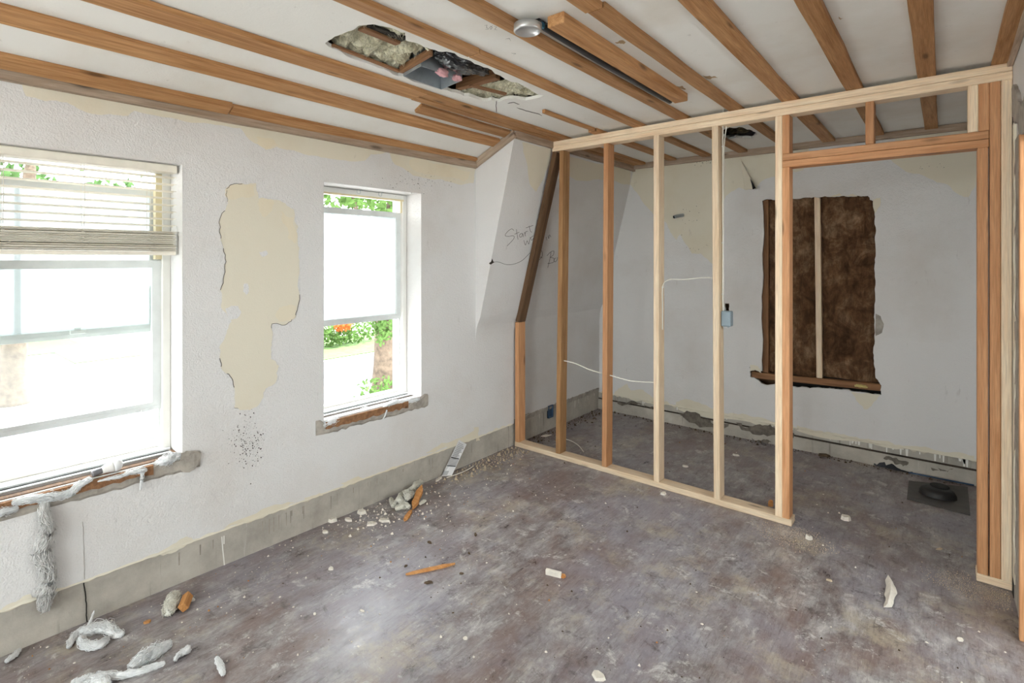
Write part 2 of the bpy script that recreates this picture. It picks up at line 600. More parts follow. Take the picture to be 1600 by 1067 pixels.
# rough broken plaster edge and jamb of the doorway
rnd = random.Random(4)
def jag_strip(name, x0, x1, y0, y1, z0, z1, mat, parent, n=26, amp=.012, seed=1):
    r = random.Random(seed)
    bm = bmesh.new(); rows = []
    for i in range(n + 1):
        z = z0 + (z1 - z0) * i / n
        a, b = r.uniform(-amp, amp), r.uniform(-amp * .4, amp * .4)
        rows.append([bm.verts.new(p) for p in ((x0 + b, y0 + a, z), (x1, y0 + a * .5, z), (x1, y1, z), (x0, y1, z))])
    for i in range(n):
        for k in range(4): bm.faces.new((rows[i][k], rows[i][(k + 1) % 4], rows[i + 1][(k + 1) % 4], rows[i + 1][k]))
    bm.faces.new(rows[0]); bm.faces.new(rows[-1])
    return frombm(name, bm, mat, parent)
jag_strip('broken_plaster_edge', XR - .005, XR + .1, 2.945, 3.20, .02, DZ + .02, MORTAR, wr, 34, .012, 2)
jag_strip('plaster_key', XR - .007, XR + .02, 3.16, 3.245, .10, DZ + .10, CREAM, wr, 30, .012, 9)
bm = bmesh.new()
pl = frac([(2.70, 2.02), (2.94, 2.03), (3.05, 2.10), (3.20, 2.16), (3.22, 2.28), (3.08, 2.24), (2.95, 2.16), (2.70, 2.14)], 3, .16, 8)
tv = [bm.verts.new((XR - .012, p.x, p.y)) for p in pl]; bv = [bm.verts.new((XR + .01, p.x, p.y)) for p in pl]
bmesh.ops.triangle_fill(bm, edges=[bm.edges.new((tv[i], tv[(i + 1) % len(tv)])) for i in range(len(tv))], use_beauty=True)
for i in range(len(tv)): bm.faces.new((tv[i], tv[(i + 1) % len(tv)], bv[(i + 1) % len(tv)], bv[i]))
frombm('broken_plaster_head', bm, MORTAR, wr)
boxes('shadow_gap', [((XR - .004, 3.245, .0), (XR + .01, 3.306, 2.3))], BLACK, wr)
dj = timber('trim_1', (XR + .04, DY1 - .018, 0), (XR + .04, DY1 - .018, DZ - .0), .106, .030, W_FIR)
tag(dj, 'bare orange wood door jamb beside the broken plaster edge', 'door jamb', kind='structure')
dj2 = timber('trim_2', (XR + .05, DY0, DZ - .016), (XR + .05, DY1 - .034, DZ - .016), .10, .03, W_FIR)
tag(dj2, 'bare wood head board across the doorway', 'door jamb', kind='structure')

# ---- rear wall behind the camera, its unseen wide window added as light source
RX0, RX1, RZ0, RZ1 = -2.40, .10, .45, 2.30
o = boxes('wall_rear', [((-3.05, YR - .2, 0), (RX0, YR, 2.8)), ((RX1, YR - .2, 0), (1.6, YR, 2.8)), ((RX0, YR - .2, 0), (RX1, YR, RZ0)), ((RX0, YR - .2, RZ1), (RX1, YR, 2.8))], WALL)
tag(o, 'white plaster wall behind the room with an added window for light', 'wall', kind='structure')
w3 = empty('window_added_rear', (RX0, YR, RZ0))
tag(w3, 'added unseen wide white framed window letting light through the rear wall', 'window', kind='structure')
xs = [RX0, RX0 + .05]
own(boxes('window_frame', [((RX0, YR - .14, RZ0), (RX0 + .05, YR - .08, RZ1)), ((RX1 - .05, YR - .14, RZ0), (RX1, YR - .08, RZ1)),
      ((RX0, YR - .14, RZ0), (RX1, YR - .08, RZ0 + .05)), ((RX0, YR - .14, RZ1 - .05), (RX1, YR - .08, RZ1)), ((-1.28, YR - .14, RZ0), (-1.22, YR - .08, RZ1))], FRAMEW), w3)
for k, (a, b) in enumerate(((RX0 + .05, -1.28), (-1.22, RX1 - .05))):
    own(boxes('pane', [((a, YR - .112, RZ0 + .05), (b, YR - .108, RZ1 - .05))], GLASS), w3)

# ---- ceiling: flat part with two holes, tilted part over the windows
CH1 = [(508, 67.5), (528, 55.6), (545, 48.5), (561, 40), (585, 38), (612, 44), (632.5, 51), (634, 63), (652, 68), (673, 77), (697, 80.6), (722, 91), (749, 102), (773, 115), (808, 129), (851, 149.5),
       (811, 155), (780, 159), (756, 158), (725, 150), (699, 141), (630, 119), (600, 108), (568, 97), (533, 80.6)]
CH2 = [(1128, 204), (1140, 199), (1160, 199), (1175, 204), (1183, 210), (1170, 216), (1150, 215), (1135, 217), (1129, 211)]
c1 = [fl(p.x, p.y, ZC) for p in frac(CH1, 2, .12, 11)]
c2 = [fl(p.x, p.y, ZC) for p in frac(CH2, 2, .18, 12)]
outer = [Vector((-2.31, YR - .1, ZC)), Vector((XR + .05, YR - .1, ZC)), Vector((XR + .05, YB + .05, ZC)), Vector((-2.31, YB + .05, ZC))]
ceil = fill_plane('ceiling', outer, [c1, c2], None, CEIL, .018, (0, 0, 1))
tag(ceil, 'white ceiling crossed by bare wood furring strips, with a torn hole', 'ceiling', kind='structure')
TS = (2.447 - 2.235) / .44
def TC(x, off=0.0): return 2.235 + TS * (x + 2.75) - off      # tilted ceiling height
mesh('tilted_ceiling', [(-2.31, YR - .1, ZC), (-2.31, 2.864, ZC), (-2.83, 2.864, TC(-2.83)), (-2.83, YR - .1, TC(-2.83))], [(0, 1, 2, 3)], CEIL, ceil)
boxes('roof_deck', [((-3.05, YR - .2, 2.80), (1.6, YB + .3, 2.84))], W_DARK, ceil)
boxes('hall_ceiling', [((XR + .1, YR - .2, 2.45), (1.5, YB + .1, 2.48))], CEIL, ceil)
boxes('roof_edge', [((-3.06, YR - .2, 2.3), (-2.98, YB + .3, 2.84))], W_DARK, ceil)

# furring strips
def strip(x0, x1, y0, y1, d=.023, mat=W_STRIP, z=ZC, par=ceil):
    return timber('furring_strip', ((x0 + x1) / 2, y0, z - d / 2), ((x0 + x1) / 2, y1, z - d / 2), x1 - x0, d, mat, par, (1, 0, 0), .002, .004)
Y0, Y1 = YR, YB - .045
strip(-2.322, -2.180, Y0, 1.925)
strip(-2.325, -2.262, 1.93, Y1); strip(-2.252, -2.182, 1.90, Y1)
strip(-1.912, -1.890, 2.62, 3.22); strip(-1.950, -1.880, 3.23, Y1)
strip(-1.643, -1.572, Y0, 1.687); strip(-1.640, -1.572, 1.69, Y1)
strip(-1.338, -1.266, Y0, Y1)
strip(-1.016, -.942, Y0, 1.66); strip(-1.008, -.936, 1.664, Y1)
strip(-.715, -.634, Y0, Y1)
strip(-.401, -.328, Y0, Y1)
strip(-.096, -.025, Y0, Y1)
strip(.178, .248, Y0, Y1)
# short extra board between two strips, with the black cable beside it
sb = timber('furring_strip', (-1.128, 1.63, ZC - .022), (-1.135, 2.88, ZC - .022), .075, .044, W_STRIP, ceil, (1, 0, 0), .003)
# strips on the tilted part
def tstrip(x0, x1, y0, y1, d=.022, mat=W_STRIP):
    xc = (x0 + x1) / 2
    nx = Vector((1, 0, TS)).normalized()
    nz = Vector((-TS, 0, 1)).normalized()
    p = Vector((xc, 0, TC(xc))) - nz * d / 2
    return timber('furring_strip', (p.x, y0, p.z), (p.x, y1, p.z), (x1 - x0) * 1.1, d, mat, ceil, nx, .002, .003)
tstrip(-2.722, -2.655, Y0, 1.10); tstrip(-2.718, -2.662, 1.104, 2.83)
tstrip(-2.512, -2.440, Y0, 2.83)
tstrip(-2.405, -2.345, 2.02, 2.83)
# nailers along the tops of the walls
NL = [((wx(YR) + .018, YR, 2.223), (wx(2.85) + .018, 2.85, 2.223), .046, .036, (0, 0, 1)),
      ((-2.318, 2.864, 2.408), (-2.318, YB, 2.408), .07, .022, (0, 0, 1)),
      ((-2.36, YB - .018, 2.420), (XR, YB - .018, 2.420), .05, .030, (0, 0, 1)),
      ((XR - .012, YR, 2.424), (XR - .012, 3.30, 2.424), .045, .02, (0, 0, 1)), ((XR - .012, 3.40, 2.424), (XR - .012, YB, 2.424), .045, .02, (0, 0, 1))]
for a, b, w, d, wd in NL:
    timber('nailer', a, b, w, d, W_NAILER, ceil, wd, .002, .004)
timber('nailer', (-2.715, 2.850, 2.222), (-2.318, 2.850, 2.405), .055, .026, W_NAILER, ceil, (0, 0, 1), .002)

def CLm(a, b, o_): return fl(a, b, ZC - .0006)
def ribbon0(name, px, w, mat, parent):
    P = [Vector(p) for p in px]; bm = bmesh.new(); prev = None
    for i, p in enumerate(P):
        d = P[min(i + 1, len(P) - 1)] - P[max(i - 1, 0)]
        nr = Vector((-d.y, d.x)).normalized() * w / 2 * (.3 if i in (0, len(P) - 1) else 1)
        cur = (bm.verts.new(CLm(p.x + nr.x, p.y + nr.y, 0)), bm.verts.new(CLm(p.x - nr.x, p.y - nr.y, 0)))
        if prev: bm.faces.new((prev[0], cur[0], cur[1], prev[1]))
        prev = cur
    return frombm(name, bm, mat, parent)
for k, P in enumerate([[(807, 168), (826, 174), (847, 181)], [(793, 162), (803, 160), (812, 163)], [(776, 157), (775, 166), (776, 176)]]):
    ribbon0('ceiling_crack', frac(P, 2, .08, 130 + k, False), 1.0, DIRT, ceil)
for P in ([(757, 40), (761, 39), (760, 43), (764, 45), (758, 46)], [(766, 40), (769, 43), (767, 46), (765, 43), (770, 40)], [(772, 41), (776, 42), (773, 46), (777, 47)], [(799, 83), (806, 84), (802, 86)], [(790, 61), (796, 60), (798, 64)]):
    ribbon0('ceiling_scribble', P, .7, PENCIL, ceil)
STAIN = mat_plain('brown_ceiling_stain', srgb(176, 150, 116), .9, var=.2, scale=40)
for k, P in enumerate([[(961, 66), (970, 63), (978, 66), (974, 69), (966, 68)], [(1098, 118), (1112, 120), (1122, 122), (1110, 124)], [(1048, 134), (1066, 134), (1072, 140), (1060, 138)], [(1310, 26), (1318, 29), (1313, 31)]]):
    P_ = frac(P, 2, .2, 140 + k); bm = bmesh.new()
    vs_ = [bm.verts.new(CLm(p.x, p.y, 0)) for p in P_]
    bmesh.ops.triangle_fill(bm, edges=[bm.edges.new((vs_[i], vs_[(i + 1) % len(vs_)])) for i in range(len(vs_))], use_beauty=True)
    frombm('ceiling_stain', bm, STAIN, ceil)

# ---- baseboard bands (bare skirting zone)
bbl = boxes('baseboard_left', [((-.03, YR, 0), (-.007, 2.864, .20)), ((-.03, 2.864, 0), (-.007, YB, .215)), ((-.012, YR, ZS - .030), (-.003, 2.9, ZS + .002))], SKIRT, f=WB)
tag(bbl, 'bare grey skirting band under the window wall where the baseboard was removed', 'baseboard', kind='structure')
bbb = boxes('baseboard_back', [((-2.72, YB + .006, 0), (XR, YB + .03, .20)), ((-2.72, YB - .012, 0), (XR, YB + .02, .098))], SKIRT)
tag(bbb, 'stained grey skirting band along the back wall', 'baseboard', kind='structure')
boxes('dark_groove', [((-2.72, YB - .004, .098), (XR, YB + .01, .108))], DIRT, bbb)
bbr = boxes('baseboard_right', [((XR - .012, 3.42, 0), (XR, YB - .012, .15))], SKIRT)
tag(bbr, 'grey skirting strip along the right side wall of the alcove', 'baseboard', kind='structure')

# ================================================================== WINDOWS
def win(name, W, sashes, label, n0=-.15):
    y0, y1, z0, z1 = W
    e = empty(name, WP((y0 + y1) / 2, n0, z0))
    tag(e, label, 'window', kind='structure')
    jam = .036
    fr = own(boxes('window_frame', [((n0 - .11, y0, z0 - .02), (n0, y0 + jam, z1)), ((n0 - .11, y1 - jam, z0 - .02), (n0, y1, z1)),
                   ((n0 - .11, y0 + jam, z1 - .034), (n0, y1 - jam, z1))], FRAMEW, f=WB, bev=.003), e)
    own(boxes('jamb_track', [((n0 - .075, y1 - jam - .012, z0), (n0 - .062, y1 - jam, z1 - .034)), ((n0 - .04, y1 - jam - .010, z0), (n0 - .028, y1 - jam, z1 - .034)),
                   ((n0 - .075, y0 + jam, z0), (n0 - .062, y0 + jam + .012, z1 - .034)), ((n0 - .04, y0 + jam, z0), (n0 - .028, y0 + jam + .01, z1 - .034))], FRAMEG, f=WB), e)
    own(boxes('window_sill', [((n0 - .13, y0, z0 - .035), (n0 - .005, y1, z0 + .012)), ((n0 - .06, y0 + .03, z0 + .012), (n0 - .035, y1 - .03, z0 + .030))], FRAMEW, f=WB, bev=.003), e)
    for (a, b, n, fm, gm, rw) in sashes:
        s = own(boxes('sash', [((n - .022, y0 + jam, a), (n, y0 + jam + rw, b)), ((n - .022, y1 - jam - rw, a), (n, y1 - jam, b)),
                       ((n - .022, y0 + jam + rw, a), (n, y1 - jam - rw, a + rw)), ((n - .022, y0 + jam + rw, b - rw), (n, y1 - jam - rw, b)),
                       ((n - .004, y0 + jam + .006, a + rw * .42), (n + .002, y1 - jam - .006, a + rw * .5)), ], fm, f=WB), e)
        p = boxes('pane', [((n - .013, y0 + jam + rw - .004, a + rw - .004), (n - .009, y1 - jam - rw + .004, b - rw + .004))], gm, f=WB)
        p.parent = s
    return e
w1 = win('window_1', W1, [(1.170, 1.862, -.205, FRAMEG, HAZE, .036), (.800, 1.516, -.168, FRAMEG, GLASS, .036)],
         'window half covered by a raised beige blind, bulb and wool on its sill')
w2 = win('window_2', W2, [(1.112, 1.842, -.172, FRAMEG, HAZE, .036)],
         'narrow window without a blind, milky pane above, tree and street below')
# latch on the meeting rail of window 1
own(boxes('sash_latch', [((-.206, .545, 1.190), (-.19, .60, 1.206)), ((-.2, .56, 1.206), (-.192, .585, 1.216))], FRAMEG, f=WB, bev=.002), w1)
own(boxes('sash_lift', [((-.168, .80, .800), (-.160, .83, .812))], FRAMEG, f=WB), w1)
# yellowed inner stops
own(boxes('window_stop', [((-.19, W1[1] - .062, 1.52), (-.155, W1[1] - .036, 1.93))], FRAMEY, f=WB), w1)
own(boxes('window_stop', [((-.175, W2[0] + .03, 1.918), (-.145, W2[1] - .03, 1.930)), ((-.19, W2[1] - .052, 1.84), (-.155, W2[1] - .036, 1.93))], FRAMEY, f=WB), w2)
# wire hooks left on the head of window 2
for yy in (1.92, 2.08):
    t_ = tube('blind_hook', [WP(yy, -.10, 1.957), WP(yy, -.10, 1.935), WP(yy + .022, -.10, 1.935), WP(yy + .022, -.10, 1.955), WP(yy + .04, -.10, 1.957)], .0015, METAL, None, 5, res=3)
    own(t_, w2)

# ---- blind
bl = empty('window_blind', WP(.56, -.06, 1.55))
tag(bl, 'beige horizontal slat blind pulled halfway up over the window', 'blind')
BY0, BY1 = W1[0] + .008, W1[1] - .010
own(boxes('head_rail', [((-.085, BY0, 1.926), (-.030, BY1, 1.962))], BLIND, f=WB, bev=.004), bl)
def slat(z, tilt, name='slat', dy=0):
    bm = bmesh.new(); n = 6; rows = []
    for i in range(n + 1):
        a = -1 + 2 * i / n
        xx = a * .0245; zz = .0035 * (1 - a * a) + a * tilt
        rows.append((WP(BY0 + .004 + dy, -.058 + xx, z + zz), WP(BY1 - .004 + dy, -.058 + xx, z + zz)))
    up = [[bm.verts.new(p) for p in r] for r in rows]
    lo = [[bm.verts.new(p - Vector((0, 0, .0022))) for p in r] for r in rows]
    for i in range(n):
        bm.faces.new((up[i][0], up[i][1], up[i + 1][1], up[i + 1][0]))
        bm.faces.new((lo[i][0], lo[i][1], lo[i + 1][1], lo[i + 1][0]))
    for k in (0, n): bm.faces.new((up[k][0], up[k][1], lo[k][1], lo[k][0]))
    for s in (0, 1):
        for i in range(n): bm.faces.new((up[i][s], up[i + 1][s], lo[i + 1][s], lo[i][s]))
    return own(frombm(name, bm, BLIND, None, False), bl)
for k in range(8): slat(1.905 - k * .0325, .001)
rnd = random.Random(3)
for k in range(15): slat(1.561 + k * .0062, rnd.uniform(-.002, .002), dy=rnd.uniform(-.002, .002))
own(boxes('bottom_rail', [((-.083, BY0 + .004, 1.540), (-.033, BY1 - .004, 1.557))], BLIND, f=WB, bev=.003), bl)
for yy in (.315, .562, .80):
    own(tube('ladder_cord', [WP(yy, -.034, 1.93), WP(yy + .002, -.033, 1.80), WP(yy, -.033, 1.66)], .0011, CORD, None, 5, res=3), bl)
    own(tube('ladder_cord', [WP(yy, -.084, 1.93), WP(yy + .001, -.084, 1.66)], .0011, CORD, None, 5, res=2), bl)
    own(tube('cord_loop', [WP(yy - .02, -.031, 1.645), WP(yy + .018, -.031, 1.625), WP(yy - .015, -.031, 1.605), WP(yy + .02, -.031, 1.59), WP(yy - .01, -.031, 1.572), WP(yy + .012, -.031, 1.556)], .0011, CORD, None, 5, res=4), bl)

# ---- broken sills: exposed wood and mortar where the stool was torn off
def sill(W, dl, dr, seed, label, parentwin):
    y0, y1, z0, z1 = W
    r = random.Random(seed)
    e = empty('broken_sill', WP((y0 + y1) / 2, .0, z0 - .06))
    tag(e, label, 'sill')
    # mortar bed
    n = 30; bm = bmesh.new(); rows = []
    for i in range(n + 1):
        y = y0 - dl + (y1 + dr - y0 + dl) * i / n
        zt = z0 - .012 + r.uniform(-.008, .006); zb = z0 - .078 + r.uniform(-.006, .006)
        if y < y0 or y > y1: zt += .018
        rows.append([bm.verts.new(WP(y, a, b)) for a, b in ((.001, zt), (.011 + r.uniform(-.004, .004), zt - .008), (.009 + r.uniform(-.004, .004), zb + .012), (.001, zb))])
    for i in range(n):
        for k in range(3): bm.faces.new((rows[i][k], rows[i][k + 1], rows[i + 1][k + 1], rows[i + 1][k]))
    bm.faces.new(rows[0]); bm.faces.new(rows[-1])
    own(frombm('mortar_bed', bm, MORTAR), e)
    # brown wood edge
    def strip_(name, ya, yb, za, zb, na, nb, mat, amp, sd):
        r2 = random.Random(sd); bm = bmesh.new(); rows = []
        n = 24
        for i in range(n + 1):
            y = ya + (yb - ya) * i / n
            d = r2.uniform(-amp, amp)
            rows.append([bm.verts.new(WP(y, a, b)) for a, b in ((na, zb), (nb, zb), (nb, za + d), (na, za + d))])
        for i in range(n):
            for k in range(4): bm.faces.new((rows[i][k], rows[i][(k + 1) % 4], rows[i + 1][(k + 1) % 4], rows[i + 1][k]))
        bm.faces.new(rows[0]); bm.faces.new(rows[-1])
        own(frombm(name, bm, mat), e)
    strip_('sill_wood', y0 + .005, y1 - .12, z0 - .044, z0 - .006, -.03, .016, W_BROWN, .007, seed + 5)
    strip_('sub_sill', y0 + .003, y1 - .003, z0 - .03, z0 + .0015, -.15, -.012, W_DARK, .0, seed + 6)
    strip_('sill_track', y0 + .003, y1 - .01, z0, z0 + .010, -.145, -.125, FRAMEG, .0, seed + 7)
    strip_('sill_track', y0 + .003, y1 - .02, z0, z0 + .006, -.095, -.080, FRAMEG, .0, seed + 8)
    strip_('dark_gap', y0 + .004, y1 - .02, z0, z0 + .0030, -.122, -.098, BLACK, .0, seed + 9)
    strip_('dark_gap', y0 + .004, y1 - .02, z0, z0 + .0028, -.076, -.045, DIRT, .0, seed + 9)
    return e
sill(W1, .06, .075, 1, 'torn open sill of the window with the blind, mortar and wood bared', w1)
sill(W2, .05, .055, 2, 'torn open sill of the window without a blind, orange wood bared', w2)
# ragged dark corner hole by the right end of the wide sill
patch('broken_corner', [(283, 708), (300, 704), (311, 707), (308, 728), (290, 738), (280, 730)], lambda a, b, o_: onW(a, b, o_), MORTAR, wl, .010, 2, .2, 4)

# ---- clear exterior
# ================================================================== PAINT PEELS ON THE WALLS
LW = lambda a, b, o_: onW(a, b, o_)
SW = lambda a, b, o_: onS(a, b, o_)
BWp = lambda a, b, o_: onY(a, b, YB - o_)
BIG = [(354, 295), (366, 287), (400, 286), (404, 310), (430, 312), (459, 327), (466, 354), (468, 388), (468, 426), (465, 481), (455, 502), (425, 506), (425, 532), (423, 561),
      (436, 572), (432, 595), (415, 607), (404, 633), (375, 641), (366, 637), (364, 595), (347, 578), (343, 557), (350, 531), (362, 502), (345, 477), (350, 430), (349, 388), (343, 363), (347, 333), (356, 312)]
patch('peeled_patch', BIG, LW, CREAM, wl, .002, 3, .16, 21)
BIGP = frac(BIG, 3, .16, 21)
patch('peeled_patch', [(35, 128), (40, 150), (70, 158), (105, 160), (145, 178), (200, 181), (210, 173), (300, 192), (375, 200), (395, 222), (415, 234), (432, 229), (475, 241), (530, 250), (570, 251), (580, 241),
      (607, 237), (617, 257), (645, 274), (690, 280), (720, 289), (740, 286), (744, 262), (560, 226), (400, 199), (200, 160)], LW, CREAM, wl, .002, 3, .08, 22)
for k, P in enumerate([[(245, 865), (270, 850), (292, 838), (305, 845), (280, 858), (255, 868)], [(0, 955), (25, 940), (48, 928), (52, 938), (20, 952)], [(350, 826), (390, 806), (430, 788), (470, 783), (440, 795), (400, 812)],
                       [(475, 778), (500, 770), (505, 774), (480, 784)], [(532, 755), (560, 744), (568, 748), (540, 760)], [(665, 708), (690, 692), (720, 684), (745, 668), (748, 680), (715, 696), (680, 706)],
                       [(740, 668), (748, 667), (750, 688), (744, 690)]]):
    patch('peeled_patch', P, LW, CREAM, wl, .002, 2, .12, 30 + k)
TANP = mat_plaster('tan_stained_plaster', srgb(228, 217, 194), srgb(210, 193, 162), .12, .9)
patch('tan_stain', [(352, 296), (366, 288), (398, 288), (399, 304), (380, 308), (356, 310)], LW, TANP, wl, .0026, 3, .2, 44)
patch('tan_stain', [(404, 312), (428, 314), (424, 330), (410, 338), (405, 325)], LW, TANP, wl, .0026, 3, .25, 45)
patch('tan_stain', [(440, 330), (460, 340), (462, 380), (450, 372), (444, 350)], LW, TANP, wl, .0026, 3, .2, 46)
patch('tan_stain', [(436, 480), (462, 478), (460, 498), (436, 503), (430, 492)], LW, TANP, wl, .0026, 3, .2, 47)
patch('tan_stain', [(400, 214), (420, 216), (434, 226), (418, 233), (402, 224)], LW, TANP, wl, .0026, 3, .2, 48)
patch('tan_stain', [(640, 250), (690, 258), (735, 268), (725, 284), (690, 276), (650, 268)], LW, TANP, wl, .0026, 3, .2, 49)
patch('paint_island', [(381, 443), (387, 443), (389, 455), (385, 461), (380, 456)], lambda a, b, o_: onW(a, b, o_), WALL, wl, .004, 2, .15, 41)
patch('paint_island', [(405, 394), (416, 391), (418, 398), (410, 401)], lambda a, b, o_: onW(a, b, o_), WALL, wl, .004, 2, .15, 42)
patch('paint_island', [(352, 482), (372, 478), (377, 488), (370, 498), (356, 500)], lambda a, b, o_: onW(a, b, o_), WALL, wl, .004, 2, .12, 43)
# thin flat dark lines along the outline of the big peel
def ribbon(name, px, place, w, mat, parent, off=.003):
    """thin flat line lying on a surface"""
    P = [Vector(p) for p in px]
    bm = bmesh.new(); prev = None
    for i, p in enumerate(P):
        d = P[min(i + 1, len(P) - 1)] - P[max(i - 1, 0)]
        if d.length == 0: continue
        nrm = Vector((-d.y, d.x)).normalized() * w / 2
        cur = (bm.verts.new(place(p.x + nrm.x, p.y + nrm.y, off)), bm.verts.new(place(p.x - nrm.x, p.y - nrm.y, off)))
        if prev: bm.faces.new((prev[0], cur[0], cur[1], prev[1]))
        prev = cur
    return frombm(name, bm, mat, parent)
r = random.Random(12)
k = 0
while k < len(BIGP) - 8:
    n_ = r.randint(5, 16)
    seg_ = BIGP[k:k + n_]
    if 380 > seg_[0].x or seg_[0].x > 440:
        if r.random() < .75: ribbon('peel_edge_line', seg_, LW, r.uniform(.5, 1.1), PENCIL, wl, .0035)
    k += n_ + r.randint(1, 5)
# crack down the wall near the wide window
ribbon('wall_crack', frac([(129, 815), (131, 850), (132, 905)], 3, .06, 60, False), LW, .8, MORTAR, wl, .001)
ribbon('wall_crack', frac([(131, 905), (134, 938), (137, 975)], 3, .10, 61, False), lambda a, b, o_: onW(a, b, -.003), 2.0, BLACK, bbl, 0)
for k, P in enumerate([[(346, 830), (348, 858), (351, 886)], [(350, 829), (350, 850)]]):
    ribbon('paint_run', P, lambda a, b, o_: onW(a, b, -.005), 2.0, CEIL, bbl, 0)
# mould specks below the big peel
bm = bmesh.new(); r = random.Random(5)
for i in range(230):
    g = (r.gauss(0, 1), r.gauss(0, 1))
    px, py = 388 + g[0] * 14, 690 + g[1] * 20
    s = r.choice((.35, .5, .5, .8, 1.1)); c = [bm.verts.new(onW(px + s * math.cos(a) * r.uniform(.6, 1.2), py + s * math.sin(a) * r.uniform(.6, 1.3), .0012)) for a in (0, 1.26, 2.5, 3.8, 5.0)]
    bm.faces.new(c)
for i in range(70):
    px, py = 645 + r.gauss(0, 1) * 26, 285 + r.gauss(0, 1) * 8
    s = r.choice((.3, .4, .6)); c = [bm.verts.new(onW(px + s * math.cos(a), py + s * math.sin(a), .0035)) for a in (0, 1.26, 2.5, 3.8, 5.0)]
    bm.faces.new(c)
o = frombm('mould_specks', bm, DIRT, wl); o['kind'] = 'stuff'

def lip(name, n, f, mat, parent, seed, up=.010, dn=.008):
    r = random.Random(seed); bm = bmesh.new(); prev = None
    for i in range(n + 1):
        t = i / n
        a = up * (.4 + abs(noise.noise((t * 40, seed, 0))) * 2.2); b = dn * (.2 + abs(noise.noise((t * 55, seed, 7))) * 2)
        cur = [bm.verts.new(p) for p in f(t, a, b)]
        if prev: bm.faces.new((prev[0], cur[0], cur[1], prev[1])); bm.faces.new((prev[1], cur[1], cur[2], prev[2]))
        prev = cur
    return frombm(name, bm, mat, parent)
lip('ragged_plaster_lip', 260, lambda t, a, b: (WP(.0 + 3.3 * t, .0012, ZS + a), WP(3.3 * t, .005, ZS - b * .3), WP(3.3 * t, .0005, ZS - b)), CREAM, wl, 3)
lip('ragged_plaster_lip', 110, lambda t, a, b: (WP(3.32 + 1.37 * t, .0012, ZS + .03 + a), WP(3.32 + 1.37 * t, .005, ZS - b * .3 + .03), WP(3.32 + 1.37 * t, .0005, ZS - b)), MORTAR, wl, 4)
zb_ = ZS - .012
lip('ragged_plaster_lip', 240, lambda t, a, b: ((-2.69 + 2.93 * t, YB - .003, zb_ + a * 1.6), (-2.69 + 2.93 * t, YB - .007, zb_ - b * .3), (-2.69 + 2.93 * t, YB - .001, zb_ - b * 1.5)), CREAM, wb, 5)
r = random.Random(31)
for k in range(34):
    x0 = r.choice((r.uniform(-.75, .15), r.uniform(-.75, .15), r.uniform(-2.6, -.7))); L = r.uniform(.015, .06); w = r.uniform(.003, .010)
    mesh('paint_run', [(x0 - w, YB + .0045, zb_ + .004), (x0 + w, YB + .0045, zb_ + .004), (x0 + w * .6, YB + .0045, zb_ - L), (x0 - w * .6, YB + .0045, zb_ - L)], [(0, 1, 2, 3)], CEIL, bbb)
for k in range(26):
    y0 = r.uniform(.9, 2.9); L = r.uniform(.03, .12); w = r.uniform(.0012, .004)
    mesh('water_run', [WP(y0 - w, -.0062, ZS), WP(y0 + w, -.0062, ZS), WP(y0 + w * .7, -.0062, ZS - L), WP(y0 - w * .7, -.0062, ZS - L)], [(0, 1, 2, 3)], MORTARD, bbl)
for k in range(10):
    y0 = r.uniform(3.5, 4.65); L = r.uniform(.03, .08); w = r.uniform(.002, .005)
    mesh('paint_run', [WP(y0 - w, -.0055, ZS + .03), WP(y0 + w, -.0055, ZS + .03), WP(y0 + w * .6, -.0055, ZS - L), WP(y0 - w * .6, -.0055, ZS - L)], [(0, 1, 2, 3)], CEIL, bbl)
for k, P in enumerate([[(1150, 660), (1180, 664), (1210, 668), (1240, 676), (1240, 684), (1205, 680), (1160, 672)], [(1175, 684), (1190, 688), (1205, 690), (1200, 694), (1180, 692)], [(962, 625), (1000, 632), (1022, 636), (1020, 640), (965, 631)],
                       [(1060, 646), (1110, 656), (1140, 662), (1138, 666), (1070, 654)], [(1380, 716), (1420, 722), (1400, 726)], [(1450, 726), (1490, 732), (1470, 736)]]):
    patch('grime_stain', P, lambda a, b, o_: onY(a, b, YB - .0135 if o_ > 0 else YB - .006), GRIME, bbb, .001, 3, .3, 110 + k)

# back wall peels
patch('peeled_patch', [(950, 262), (986, 289), (1003, 314), (1020, 334), (1041, 348), (1057, 375), (1062, 366), (1075, 385), (1081, 396), (1095, 396), (1114, 413), (1128, 400), (1126, 330), (1134, 306), (1154, 293),
      (1165, 297), (1182, 293), (1190, 283), (1210, 276), (1255, 266), (1262, 255), (1262, 226), (1200, 236), (1100, 248), (985, 262)], BWp, CREAM, wb, .002, 3, .08, 70)
patch('peeled_patch', [(1385, 246), (1400, 257), (1420, 270), (1450, 278), (1480, 288), (1500, 305), (1513, 308), (1524, 292), (1535, 200), (1400, 212)], BWp, CREAM, wb, .002, 3, .10, 71)
patch('peeled_patch', [(959, 617), (966, 607), (980, 599), (987, 610), (1005, 609), (1021, 622), (1021, 632), (985, 624)], BWp, CREAM, wb, .002, 3, .14, 72)
patch('peeled_patch', [(1056, 628), (1075, 624), (1100, 632), (1130, 645), (1160, 646), (1200, 656), (1240, 664), (1240, 672), (1130, 654), (1060, 640)], BWp, CREAM, wb, .002, 3, .14, 73)
patch('peeled_patch', [(1245, 664), (1300, 676), (1350, 686), (1400, 696), (1460, 703), (1523, 712), (1523, 719), (1400, 702), (1245, 673)], BWp, CREAM, wb, .002, 3, .14, 74)
patch('peeled_patch', [(1330, 612), (1375, 617), (1362, 634), (1350, 640), (1340, 628)], BWp, CREAM, wb, .0025, 3, .14, 75)
patch('smooth_filler', [(1368, 490), (1376, 494), (1381, 506), (1378, 520), (1368, 525)], BWp, MORTAR, wb, .0022, 2, .05, 76)
